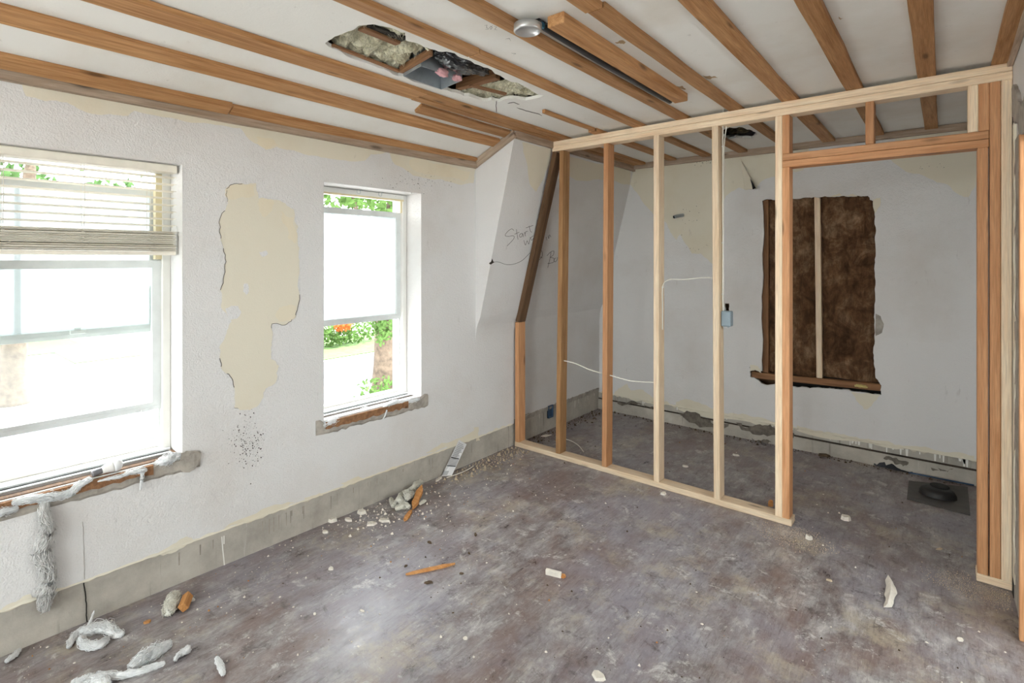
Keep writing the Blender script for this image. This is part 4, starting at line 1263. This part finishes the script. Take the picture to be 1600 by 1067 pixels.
# light bulb on the sill
def bulb():
    a = fl(143, 741, .614); b = fl(192, 722, .632)
    d = (b - a); L = d.length; d.normalize()
    ref = Vector((0, 0, 1)); e1 = d.cross(ref).normalized(); e2 = d.cross(e1)
    e = empty('light_bulb', (a + b) / 2)
    tag(e, 'white light bulb with grey base lying on the window sill', 'light bulb')
    def part(name, prof_, mat, seg=20):
        bm = bmesh.new(); rows = []
        for (t, r_) in prof_:
            rows.append([bm.verts.new(a + d * (t * L) + (e1 * math.cos(2 * math.pi * k / seg) + e2 * math.sin(2 * math.pi * k / seg)) * r_) for k in range(seg)])
        for i in range(len(rows) - 1):
            for k in range(seg): bm.faces.new((rows[i][k], rows[i][(k + 1) % seg], rows[i + 1][(k + 1) % seg], rows[i + 1][k]))
        bm.faces.new(rows[0]); bm.faces.new(rows[-1])
        own(frombm(name, bm, mat, None, True), e)
    part('screw_base', [(0, .008), (.03, .013), (.08, .0135), (.12, .0128), (.17, .0137), (.22, .0128), (.27, .0138), (.32, .0135)], mat_plain('grey_bulb_base', srgb(120, 118, 122), .4, metal=.4))
    part('bulb_body', [(.32, .0145), (.40, .016), (.62, .0235), (.68, .025)], mat_plain('bulb_body_plastic', srgb(232, 228, 224), .4))
    part('bulb_dome', [(.68, .0255), (.76, .0275), (.84, .0265), (.92, .021), (.97, .013), (1.0, .003)], mat_plain('bulb_dome_plastic', srgb(240, 240, 240), .25))
bulb()

# floor wool
def fp(*pts, h=.012): return [fl(a, b, h) for a, b in pts]
fluff('wool_tuft', fp((106, 1012), (118, 992), (140, 985), (165, 980), (180, 990), (194, 990)), [.008, .018, .026, .030, .020, .008], 'looped white wool clump on the floor by the cracked skirting', 11, fibers=120)
fluff('wool_tuft', fp((124, 996), (135, 1008), (155, 1008), (170, 996)), [.010, .020, .020, .010], 'lower curl of white wool beside the looped clump', 12)
fluff('wool_tuft', [fl(138, 980, .02), fl(143, 966, .035), fl(147, 954, .05)], [.010, .006, .002], 'upright wisp of wool leaning on the cracked skirting', 13, False, fibers=15)
fluff('wool_tuft', fp((8, 1034), (22, 1024), (32, 1014)), [.008, .012, .006], 'small dusty wool wisp at the foot of the skirting', 14)
fluff('wool_tuft', fp((202, 1045), (222, 1030), (245, 1018), (268, 1004)), [.012, .032, .034, .012], 'broad white wool sheet lying on the floor', 15, fibers=140)
fluff('wool_tuft', fp((150, 1052), (180, 1056), (215, 1050), (240, 1042), (258, 1036)), [.008, .014, .012, .013, .006], 'thin tan-white wool strand beside the broad wool sheet', 16)
fluff('wool_tuft', fp((110, 1072), (135, 1064), (160, 1064), (170, 1072)), [.016, .024, .022, .012], 'flat white wool clump at the end of the tan strand', 17)
fluff('wool_tuft', fp((273, 1032), (280, 1022), (292, 1016), (293, 1010)), [.006, .010, .016, .008], 'curled white wool scrap right of the broad wool sheet', 18)
fluff('wool_tuft', fp((338, 1026), (344, 1040), (350, 1054)), [.006, .013, .009], 'short white wool strip lying alone on the floor', 19)
# wool pile near the skirting with wood
rw = random.Random(6)
pile = [fl(612 + 46 * t + rw.uniform(-7, 7), 788 - 30 * t + rw.uniform(-7, 6), .014 + .055 * math.sin(math.pi * t) * rw.random()) for t in [k / 21 for k in range(22)]]
fluff('wool_tuft', pile, [rw.uniform(.010, .022) for _ in pile], 'heaped cream wool pile against the skirting', 20, mat=mat_wool('cream_wool', srgb(244, 240, 228)), fibers=260, core=1.1)
fluff('wool_tuft', fp((618, 795), (632, 790), (640, 792), h=.02), [.014, .024, .012], 'front lump of the cream wool pile by the splintered stick', 21, mat=bpy.data.materials['cream_wool'])
fluff('wool_tuft', fp((656, 788), (661, 784), (666, 782), h=.012), [.010, .014, .006], 'small cream wool lump right of the splintered stick', 22, mat=bpy.data.materials['cream_wool'], fibers=20)

def chip(px, py, w, l, h, ang, mat, name, label, cat='debris', group=None, seed=None, sides=7, z=.0):
    c = fl(px, py, z); r = random.Random(seed if seed is not None else int(px * 7 + py))
    bm = bmesh.new(); top, bot = [], []
    for k in range(sides):
        a = 2 * math.pi * k / sides + r.uniform(-.25, .25)
        x, y = math.cos(a) * l / 2 * r.uniform(.75, 1.1), math.sin(a) * w / 2 * r.uniform(.75, 1.1)
        X_, Y_ = x * math.cos(ang) - y * math.sin(ang), x * math.sin(ang) + y * math.cos(ang)
        bot.append(bm.verts.new((c.x + X_, c.y + Y_, c.z + .0006)))
        top.append(bm.verts.new((c.x + X_ * .85, c.y + Y_ * .85, c.z + h * r.uniform(.7, 1.1))))
    bm.faces.new(bot); bm.faces.new(top)
    for k in range(sides): bm.faces.new((bot[k], bot[(k + 1) % sides], top[(k + 1) % sides], top[k]))
    return tag(frombm(name, bm, mat), label, cat, group)
def stick(pa, pb, w, h, mat, name, label, z=.0, lift=0):
    a, b = fl(*pa, z), fl(*pb, z)
    d = (b - a); L = d.length; d.normalize(); n = Vector((-d.y, d.x, 0))
    bm = bmesh.new(); rows = []; r = random.Random(int(pa[0]))
    for i in range(9):
        t = i / 8; ww = w * (min(1, t * 5 + .08)) * min(1, (1 - t) * 4 + .15) * r.uniform(.8, 1.15)
        c = a + d * L * t; zz = .001 + lift * t
        rows.append([bm.verts.new((c + n * s * ww / 2).to_tuple()[:2] + (zz + q * h,)) for s, q in ((-1, 0), (1, 0), (1, .8), (-1, 1))])
    for i in range(8):
        for k in range(4): bm.faces.new((rows[i][k], rows[i][(k + 1) % 4], rows[i + 1][(k + 1) % 4], rows[i + 1][k]))
    bm.faces.new(rows[0]); bm.faces.new(rows[-1])
    return tag(frombm(name, bm, mat), label, 'wood splinter')
stick((634, 899), (711, 882), .022, .010, W_SPLINT, 'wood_splinter', 'long orange wood splinter lying in the middle of the floor')
stick((632, 815), (643, 798), .030, .010, W_SPLINT, 'wood_splinter', 'small forked splinter in front of the cream wool pile')
stick((645, 797), (659, 774), .040, .02, W_SPLINT, 'wood_splinter', 'orange-brown stick leaning on the cream wool pile', 0, .05)
stick((224, 975), (236, 971), .016, .008, W_SPLINT, 'wood_splinter', 'tiny orange chip of wood near the broken block')
# broken block with wool by the skirting
fluff('wool_tuft', fp((262, 958), (268, 946), (272, 934), (282, 930), h=.02), [.022, .034, .036, .018], 'cream wool lump beside the broken orange block', 23, mat=bpy.data.materials['cream_wool'])
o = timber('wood_block', fl(286, 950, .022), fl(294, 930, .03), .030, .035, W_SPLINT, None, (1, 0, .3), .003)
tag(o, 'broken orange wood block standing by a wool lump', 'wood block')
chip(297, 939, .02, .05, .012, 1.0, CHIP, 'plaster_chip', 'white plaster flake right of the orange block')
# white and orange chunk
o = timber('wood_block', fl(853, 893, .010), fl(877, 899, .010), .03, .016, CHIP, None, (0, 0, 1), .002)
tag(o, 'small block of white painted wood on open floor', 'wood block')
stick((874, 900), (884, 902), .03, .008, W_SPLINT, 'wood_splinter', 'splintered orange end beside the white painted block')
# drywall pieces
chip(580, 819, .055, .075, .010, .9, CHIP, 'plaster_chip', 'flat white plaster piece with straight edges near the wool pile', seed=3, sides=5)
chip(600, 814, .050, .085, .012, .3, CHIP, 'plaster_chip', 'grey-white plaster piece touching the straight edged one', seed=5, sides=5)
chip(565, 802, .04, .06, .02, .5, CHIP, 'plaster_chip', 'chunky plaster lump between skirting and flat piece', seed=6)
chip(520, 814, .05, .07, .022, .6, CHIP, 'plaster_chip', 'grey mortar lump against the skirting', seed=7)
chip(544, 813, .035, .06, .012, .2, CHIP, 'plaster_chip', 'pale plaster flake beside the mortar lump', seed=8)
chip(508, 832, .03, .045, .012, .2, CHIP, 'plaster_chip', 'small crumbled plaster bit in front of the mortar lump', seed=9)
chip(517, 890, .022, .03, .012, .7, CHIP, 'plaster_chip', 'pair of white crumbs: larger crumb alone on the purple-grey floor', seed=10)
chip(566, 955, .012, .030, .006, .2, CHIP, 'plaster_chip', 'thin white flake on the open floor below the long splinter', seed=11)
chip(492, 960, .012, .016, .006, .2, CHIP, 'plaster_chip', 'small round white crumb on the open floor', seed=12)
chip(935, 1057, .05, .06, .010, .2, CHIP, 'plaster_chip', 'rounded cream plaster lump on open floor', seed=13)
chip(727, 998, .02, .022, .006, .2, CHIP, 'plaster_chip', 'small pale crumb near the rounded cream lump', seed=14)
chip(1037, 772, .045, .045, .012, .2, CHIP, 'plaster_chip', 'white plaster disc with a dark hole beside the bottom plate', seed=15)
chip(1322, 812, .05, .055, .025, .2, CHIP, 'plaster_chip', 'white plaster lump on the floor in the door opening', seed=16)
chip(1264, 842, .035, .035, .022, .2, CHIP, 'plaster_chip', 'white plaster cube near the end of the bottom plate', seed=17)
chip(1150, 712, .03, .055, .012, .2, CHIP, 'plaster_chip', 'white plaster flake on the alcove floor behind the pale stud', seed=18)
chip(1070, 729, .03, .05, .012, .2, CHIP, 'plaster_chip', 'cream plaster flake on the alcove floor between pale studs', seed=19)
chip(853, 681, .05, .12, .006, 1.0, CHIP, 'paper_scrap', 'flat white paper scrap on the alcove floor by the blue box', 'paper', seed=20, sides=4)
chip(1295, 907, .02, .03, .006, .2, SAW, 'wood_chip', 'tan wood chip on the floor before the door opening', seed=21)
chip(1468, 858, .016, .05, .004, 1.0, SAW, 'wood_chip', 'thin tan shaving on the floor inside the door opening', seed=22)
chip(1500, 1000, .022, .03, .008, 1.0, CHIP, 'plaster_chip', 'small white crumb in front of the door jamb', seed=23)
chip(1204, 790, .05, .03, .03, .2, W_SPLINT, 'wood_chip', 'orange wood chip behind the end stud on the floor', seed=24)
chip(1287, 713, .03, .09, .02, .3, DRYDIRT, 'mortar_clod', 'dark clod lying by the back skirting', seed=25)
# curled plaster strip standing out on the open floor
bm = bmesh.new(); rows = []; r = random.Random(2)
for i in range(10):
    t = i / 9; c = fl(1387 + 5 * math.sin(t * 3), 950 - 42 * t, 0)
    w = .026 * (1.1 - abs(t - .45)) * r.uniform(.8, 1.1); z = .006 + .045 * t * (1.25 - t)
    rr = Vector((CS, SN, 0))
    rows.append([bm.verts.new(p) for p in (c - rr * w + Vector((0, 0, z * .3 + .001)), c + Vector((0, 0, z + .014)), c + rr * w + Vector((0, 0, z * .5 + .001)), c + Vector((0, 0, max(.0005, z * .4))))])
for i in range(9):
    for k in range(4): bm.faces.new((rows[i][k], rows[i][(k + 1) % 4], rows[i + 1][(k + 1) % 4], rows[i + 1][k]))
bm.faces.new(rows[0]); bm.faces.new(rows[-1])
tag(frombm('plaster_strip', bm, CHIP), 'curled strip of white plaster standing up from the open floor', 'debris')
# dead leaf-like dark crumbs
for k, (a, b, s, lab) in enumerate([(671, 848, .05, 'dark brown crumpled leaf bit left of the white dust patch'), (670, 911, .06, 'dark crumpled leaf bit below the long splinter'), (634, 885, .03, 'dark crumb at the blunt end of the long splinter'),
                                    (743, 836, .045, 'dark brown crumb on the pale dusty patch of floor'), (733, 865, .025, 'tiny dark crumb under the pale dusty patch'), (721, 897, .03, 'dark crumb at the sharp end of the long splinter')]):
    chip(a, b, s * .35, s * .75, .008, k * .8, DRYDIRT, 'dirt_crumb', lab, 'debris', seed=40 + k, sides=9)
# leaning printed card by the skirting
def card():
    a, b = fl(684, 749), fl(703, 739)
    top = onW(722, 690, .012); t2 = onW(729, 697, .012)
    n = Vector((.6, -.8, 0)) * .003
    e = empty('leaning_card', a)
    tag(e, 'narrow white and grey card strip leaning against the skirting', 'card')
    q0, q1, q2, q3 = fl(690, 744, .002), fl(706, 743, .002), onW(729, 694, .006), onW(717, 687, .006)
    def quad(name, u0, u1, v0, v1, mat, off):
        P = lambda u, v: (q0.lerp(q1, u)).lerp(q3.lerp(q2, u), v)
        nn = (q1 - q0).cross(q3 - q0).normalized()
        if nn.x < 0: nn = -nn
        bm = bmesh.new()
        f_ = [bm.verts.new(P(u, v) + nn * off) for u, v in ((u0, v0), (u1, v0), (u1, v1), (u0, v1))]
        k_ = [bm.verts.new(P(u, v) + nn * (off - .002)) for u, v in ((u0, v0), (u1, v0), (u1, v1), (u0, v1))]
        bm.faces.new(f_); bm.faces.new(k_)
        for i in range(4): bm.faces.new((f_[i], f_[(i + 1) % 4], k_[(i + 1) % 4], k_[i]))
        own(frombm(name, bm, mat), e)
    W = mat_plain('card_white', srgb(226, 224, 224), .5); G = mat_plain('card_grey', srgb(172, 170, 170), .5); K = mat_plain('card_black', srgb(60, 58, 58), .5)
    quad('card_sheet', 0, 1, 0, 1, W, .003)
    quad('grey_panel', .05, .95, .30, .48, G, .0045)
    for k in range(9): quad('printed_line', .12, .9 - .1 * (k % 3), .56 + k * .045, .578 + k * .045, G, .0045)
    quad('black_line', .05, .95, .27, .295, K, .0045); quad('black_line', .05, .95, .50, .525, K, .0045)
    quad('grey_foot', .02, .5, .02, .14, G, .0045)
card()
cab('thin_wire', [fl(698, 746, .004), fl(716, 740, .005), fl(730, 734, .006), fl(740, 728, .004)], 'thin pale wire lying by the leaning card', .003)
stick((681, 753), (690, 746), .02, .01, CHIP, 'plaster_sliver', 'white sliver under the foot of the leaning card')

# black vent flashing on the alcove floor
q = [fl(1420, 752), fl(1512, 762), fl(1516, 806), fl(1417, 780)]
ve = empty('vent_flashing', fl(1465, 775))
tag(ve, 'black plastic vent flashing with raised hood on the alcove floor', 'vent')
VBL = mat_plain('dusty_black_plastic', srgb(74, 70, 66), .45, var=.2, scale=20)
VB2 = mat_plain('black_hood_plastic', srgb(34, 32, 31), .5)
bm = bmesh.new()
vt = [bm.verts.new(p + Vector((0, 0, .006))) for p in q]; vb = [bm.verts.new(p + Vector((0, 0, .001))) for p in q]
bm.faces.new(vt); bm.faces.new(vb)
for i in range(4): bm.faces.new((vt[i], vt[(i + 1) % 4], vb[(i + 1) % 4], vb[i]))
own(frombm('flange', bm, VBL), ve)
hc = fl(1465, 775)
bm = bmesh.new(); rows = []
for (s, z) in ((1.0, .006), (.97, .025), (.86, .045), (.6, .055), (.02, .056)):
    rows.append([bm.verts.new((hc.x + math.cos(2 * math.pi * k / 24) * .098 * s, hc.y + math.sin(2 * math.pi * k / 24) * .075 * s, z)) for k in range(24)])
for i in range(4):
    for k in range(24): bm.faces.new((rows[i][k], rows[i][(k + 1) % 24], rows[i + 1][(k + 1) % 24], rows[i + 1][k]))
bm.faces.new(rows[-1])
own(frombm('hood', bm, VB2, None, True), ve)
own(lathe('hood_cap', [(.05, .052), (.05, .060), (.045, .062), (.002, .062)], (hc.x + .01, hc.y + .03, 0), BLACK), ve)
# dark rag along the back skirting
bm = bmesh.new(); rows = []; r = random.Random(8)
for i in range(15):
    t = i / 14; c = fl(1366 + 60 * t, 725 + 14 * t, 0); h = .05 * math.sin(min(1, t * 1.3 + .15) * 3.1) + .008
    rows.append([bm.verts.new((c.x, c.y + a + r.uniform(-.006, .006), max(.001, z + r.uniform(-.004, .004)))) for a, z in ((-.03, .001), (-.015, h * .8), (.01, h), (.03, .001))])
for i in range(14):
    for k in range(3): bm.faces.new((rows[i][k], rows[i][k + 1], rows[i + 1][k + 1], rows[i + 1][k]))
tag(frombm('dark_rag', bm, mat_plain('dark_cloth', srgb(52, 52, 56), .8, var=.3), None, True), 'crumpled dark rag lying against the back skirting', 'rag')
cab2 = tag(tube('blue_cable', [fl(1420, 738, .006), fl(1440, 742, .01), fl(1480, 750, .008), fl(1522, 758, .006)], .005, BLUEBOX, None, 6), 'dark blue cable along the back skirting beside the rag', 'cable')

# rubble drift along the skirtings and crumbs over the floor (uncountable)
bpy.context.view_layer.update()
OCC = set()
def top_of(o_):
    while o_.parent: o_ = o_.parent
    return o_
for o_ in list(COL.objects):
    if o_.type != 'MESH' or 'kind' in top_of(o_): continue
    MW = o_.matrix_world; W_v = [MW @ v_.co for v_ in o_.data.vertices]
    if not W_v or min(p_.z for p_ in W_v) > .04: continue
    for f_ in o_.data.polygons:
        c_ = [W_v[i_] for i_ in f_.vertices]
        for k_ in range(1, len(c_) - 1):
            a_, b_, d_ = c_[0], c_[k_], c_[k_ + 1]
            n_ = max(1, min(120, int(max((b_ - a_).length, (d_ - a_).length, (d_ - b_).length) / .006)))
            for u_ in range(n_ + 1):
                for w_ in range(n_ + 1 - u_):
                    p_ = a_ + (b_ - a_) * (u_ / n_) + (d_ - a_) * (w_ / n_)
                    if p_.z < .04: OCC.add((round(p_.x / .006), round(p_.y / .006)))
for ix in range(round(-2.70 / .006), round(-.655 / .006)):
    for iy in range(round(3.300 / .006), round(3.402 / .006)): OCC.add((ix, iy))
for ix in range(round(.115 / .006), round(.26 / .006)):
    for iy in range(round(3.300 / .006), round(3.402 / .006)): OCC.add((ix, iy))
VC = fl(1465, 775)
LAID = {}
def free(x, y, rad):
    if y + rad > YB - .013 or x - rad < wx(y) - .005 or x + rad > XR - .013: return False
    c = int(rad / .006) + 1; ix, iy = round(x / .006), round(y / .006)
    for a in range(-c, c + 1):
        for b in range(-c, c + 1):
            if (ix + a, iy + b) in OCC and (a * a + b * b) * .000036 < (rad + .004) ** 2: return False
    gx, gy = int(x // .04), int(y // .04)
    for a in (-1, 0, 1):
        for b in (-1, 0, 1):
            for (x2, y2, r2) in LAID.get((gx + a, gy + b), ()):
                if (x - x2) ** 2 + (y - y2) ** 2 < (rad + r2) ** 2: return False
    return True
def crumbs(name, n, pick, mat, smin, smax, label, seed):
    r = random.Random(seed); bm = bmesh.new()
    for _ in range(n):
        s = smin * (smax / smin) ** (r.random() ** 2.2)
        for _try in range(10):
            p = pick(r)
            if (p[0] - VC.x) ** 2 + (p[1] - VC.y) ** 2 >= .05 and free(p[0], p[1], s * .55): break
        else: continue
        LAID.setdefault((int(p[0] // .04), int(p[1] // .04)), []).append((p[0], p[1], s * .55))
        a0 = r.uniform(0, 6.28); k = r.choice((4, 5)); h = s * r.uniform(.25, .7)
        st_ = r.uniform(.5, 1.0)
        pts = [(math.cos(a0 + 6.283 * i / k) * s / 2 * r.uniform(.6, 1.1), math.sin(a0 + 6.283 * i / k) * s / 2 * st_) for i in range(k)]
        lo = [bm.verts.new((p[0] + x, p[1] + y, .0005)) for x, y in pts]
        ap = bm.verts.new((p[0] + pts[0][0] * .2, p[1] + pts[0][1] * .2, h))
        bm.faces.new(lo)
        for i in range(k): bm.faces.new((lo[i], lo[(i + 1) % k], ap))
    o_ = frombm(name, bm, mat)
    tag(o_, label, 'debris', kind='stuff')
def pick_floor(r):
    if r.random() < .55:
        y = r.uniform(.2, 3.2); return (wx(y) + .02 + abs(r.gauss(0, .35)), y)
    return (r.uniform(-2.7, .2), r.uniform(.8, 4.6))
crumbs('corner_rubble', 420, lambda r: (wx(2.8) + .012 + abs(r.gauss(0, .06)), 3.28 - abs(r.gauss(0, .26))), MUD, .014, .050, 'brown rubble drift along the skirting beside the stud frame', 4)
crumbs('plaster_crumbs', 700, pick_floor, CHIP, .004, .016, 'white plaster crumbs scattered over the floor', 1)
crumbs('wood_crumbs', 140, pick_floor, W_SPLINT, .004, .015, 'orange wood crumbs scattered over the floor', 2)
crumbs('dirt_crumbs', 260, lambda r: (r.uniform(-2.65, .2), r.uniform(.9, 4.6)), DRYDIRT, .004, .016, 'dark dirt crumbs scattered over the floor', 3)
crumbs('alcove_rubble', 420, lambda r: (-2.70 + abs(r.gauss(0, .05)), r.uniform(3.42, 4.66)), DRYDIRT, .008, .04, 'dark rubble drift along the alcove side skirting', 5)
crumbs('skirting_rubble', 380, lambda r: (r.uniform(-2.65, .1), 4.675 - abs(r.gauss(0, .025))), DRYDIRT, .006, .03, 'dark rubble line along the back skirting', 6)
crumbs('wool_pile_crumbs', 130, lambda r: (lambda c: (c.x + r.gauss(0, .10), c.y + r.gauss(0, .14)))(fl(610, 800)), CHIP, .006, .028, 'plaster crumbs around the cream wool pile', 7)
crumbs('sawdust_patch', 1600, lambda r: (lambda c: (c.x + r.gauss(0, .07), c.y + r.gauss(0, .05)))(fl(1240, 838)), SAW, .0025, .008, 'sawdust heap at the end of the bottom plate', 8)
crumbs('sawdust_trail', 1400, lambda r: (lambda c: (c.x + r.gauss(0, .07), c.y + r.gauss(0, .05)))(fl(1530, 920)), SAW, .0025, .008, 'sawdust spread in front of the door jamb plate', 9)

# ================================================================== OUTSIDE (second floor, street below)
GZ = -3.0
CONC = mat_plain('pale_concrete', srgb(188, 186, 184), .9, var=.08, scale=2)
ASPH = mat_plain('dark_asphalt', srgb(70, 70, 75), .9, var=.12, scale=3)  # dark grey of the asphalt itself
GRASS = mat_plain('lawn_grass', srgb(62, 86, 40), .95, var=.35, scale=3, bump=.5)
g = boxes('ground', [((-120, -80, GZ - .2), (60, 80, GZ))], CONC)
tag(g, 'pale concrete paving outside, below the windows', 'ground', kind='structure')
hb_ = boxes('house_base', [((-3.06, YR - .2, GZ), (1.55, YB + .24, -.12))], CONC)
tag(hb_, 'pale lower storey of the house under the room', 'wall', kind='structure')
rd = boxes('road', [((-21.0, -60, GZ), (-14.6, 80, GZ + .02))], ASPH)
tag(rd, 'grey street beyond the trees', 'road', kind='structure')
for k, (a, b, c, d) in enumerate(((-27, -21.4, 8.5, 60), (-40, -33, 3, 7), (-33, -29, 5.5, 8), (-46, -41, 1, 9), (-40, -30, -12, 1.5))):
    o = boxes('lawn', [((a, c, GZ), (b, d, GZ + .04))], GRASS)
    tag(o, ['long lawn beyond the street, below the flower bed', 'square lawn patch far across the street', 'narrow lawn strip across the street', 'farthest lawn strip across the street', 'wide lawn across the street beside the sidewalk'][k], 'lawn', kind='structure')
def leafm(name, c):
    m = NT(name)
    v = m.coord()
    nz = m.noise(v, 2.0, 3)
    col = m.ramp(nz, [(.35, tuple(x * .6 for x in c)), (.65, tuple(x * 1.4 for x in c))])
    d = m.n('BsdfDiffuse', {0: col}).outputs[0]; t = m.n('BsdfTranslucent', {0: col}).outputs[0]
    m.t.links.new(m.n('MixShader', {0: .45, 1: d, 2: t}).outputs[0], m.out.inputs[0])
    return m.m
LEAF = leafm('tree_leaves', (.085, .15, .045))
LEAF2 = leafm('hedge_leaves', (.06, .11, .04))
FLOWER = leafm('orange_flowers', (.65, .16, .05))
BARK = mat_plain('grey_bark', srgb(88, 76, 64), .95, var=.35, scale=6, bump=1.0)
def leaves(name, clumps, n, size, mat, seed, parent):
    r = random.Random(seed); vv, ff = [], []
    for _ in range(n):
        c, rad = r.choice(clumps)
        d = Vector((r.gauss(0, 1), r.gauss(0, 1), r.gauss(0, 1))).normalized() * (r.random() ** .45)
        p = Vector((c[0] + d.x * rad[0], c[1] + d.y * rad[1], c[2] + d.z * rad[2]))
        a = Vector((r.gauss(0, 1), r.gauss(0, 1), r.gauss(0, 1))).normalized(); b = a.orthogonal().normalized(); s = size * r.uniform(.6, 1.3)
        i = len(vv); vv += [p - a * s, p - b * s * .5, p + a * s, p + b * s * .5]
        ff.append((i, i + 1, i + 2, i + 3))
    o_ = mesh(name, vv, ff, mat, None)
    return own(o_, parent)
def tree(x, y, rad, label, seed, clumps, n):
    e = empty('street_tree', (x, y, GZ)); tag(e, label, 'tree')
    tr_ = own(tube('trunk', [(x, y, GZ), (x + .03, y, GZ + 1.2), (x, y + .08, GZ + 3), (x + .1, y + .2, GZ + 5), (x, y + .4, GZ + 7.5)], rad, BARK, None, 14, radii=[rad * 1.25, rad, rad * .95, rad * .8, rad * .4]), e)
    for k, (dx, dy, dz) in enumerate(((1.4, 1.8, 3.0), (-1.2, -2.0, 2.8), (.8, -1.8, 3.2))):
        b_ = (tube('branch', [(x, y + .05, GZ + 3.4), (x + dx * .5, y + dy * .5, GZ + 4.6), (x + dx, y + dy, GZ + 3.4 + dz)], .1, BARK, None, 8, radii=[rad * .5, rad * .32, rad * .12])); b_.parent = tr_
    leaves('foliage', clumps, n, .13, LEAF, seed, e)
    return e
t1 = tree(-14.1, 10.6, .37, 'ivy-covered street tree seen through the narrow window', 1, [((-14, 10.5, 4.6), (3, 4, 2.2)), ((-12.5, 8.0, 4.4), (2.2, 2.6, 1.5)), ((-15, 12.5, 4.6), (2.5, 3, 1.6)), ((-13.0, 9.6, 3.6), (1.8, 3.2, .9)), ((-14, 10, 7), (3.5, 4, 2))], 5200)
leaves('ivy', [((-13.85, 10.35, .2), (.5, .6, .9)), ((-13.9, 10.0, .6), (.4, .9, .5)), ((-13.7, 10.2, -.6), (.35, .35, .6)), ((-13.5, 10.0, -2.6), (.7, .9, .5))], 900, .09, LEAF, 5, t1)
t2 = tree(-22.4, 2.75, .33, 'street tree with bare pale trunk seen through the wide window', 2, [((-22, 3.0, 6.2), (2.6, 4.6, 1.8)), ((-20.5, 5.4, 5.4), (1.6, 3.2, 1.2)), ((-21, 1.2, 5.8), (2, 3.4, 1.4)), ((-22, 3, 8), (3, 5, 2)), ((-20.5, 8, 6.2), (2, 3, 1.6))], 3600)
rt = random.Random(77)
for k in range(11):
    x, y, sz = (-42, -50)[k % 2] + rt.uniform(-1, 1), -12 + k * 7.6, rt.uniform(4.6, 5.0)
    e = empty('far_tree', (x, y, GZ))
    tag(e, 'distant leafy tree across the street', 'tree', 'distant trees across the street')
    own(tube('trunk', [(x, y, GZ), (x, y, GZ + 3), (x + .2, y, GZ + 6)], .3, BARK, None, 8), e)
    leaves('foliage', [((x, y, GZ + 4.2), (sz * .7, sz * .8, 3.0)), ((x, y + 1, GZ + 8), (sz * .6, sz * .7, 2.8))], 1500, .40, LEAF2, 20 + k, e)
fb = empty('flower_bed', (-24, 11, GZ)); tag(fb, 'bed of orange flowers and green shrubs at the edge of the lawn', 'flower bed')
leaves('shrub', [((-24.5, 13, GZ + .5), (.8, 3.5, .6)), ((-24.5, 16, GZ + .7), (.9, 2.2, .8))], 1500, .12, LEAF, 41, fb)
for k_, c_ in enumerate((((-24, 10.6, GZ + .9), (.5, .9, .5)), ((-24, 9.4, GZ + .9), (.5, .6, .4)), ((-24, 15.4, GZ + 1.1), (.4, .5, .3)))):
    leaves('flower_clump', [c_], 150, .13, FLOWER, 42 + k_, fb)
pp = fl(517, 640, GZ)
sp_ = empty('sign_post', (-13.2, 7.3, GZ)); tag(sp_, 'thin pale sign post by the street seen through the narrow window', 'post')
own(tube('post', [(-13.2, 7.3, GZ), (-13.2, 7.3, .0)], .035, FRAMEG, None, 8, res=2), sp_)
own(boxes('sign_plate', [((-13.22, 7.17, -.5), (-13.19, 7.43, 0.02))], FRAMEG, bev=.005), sp_)
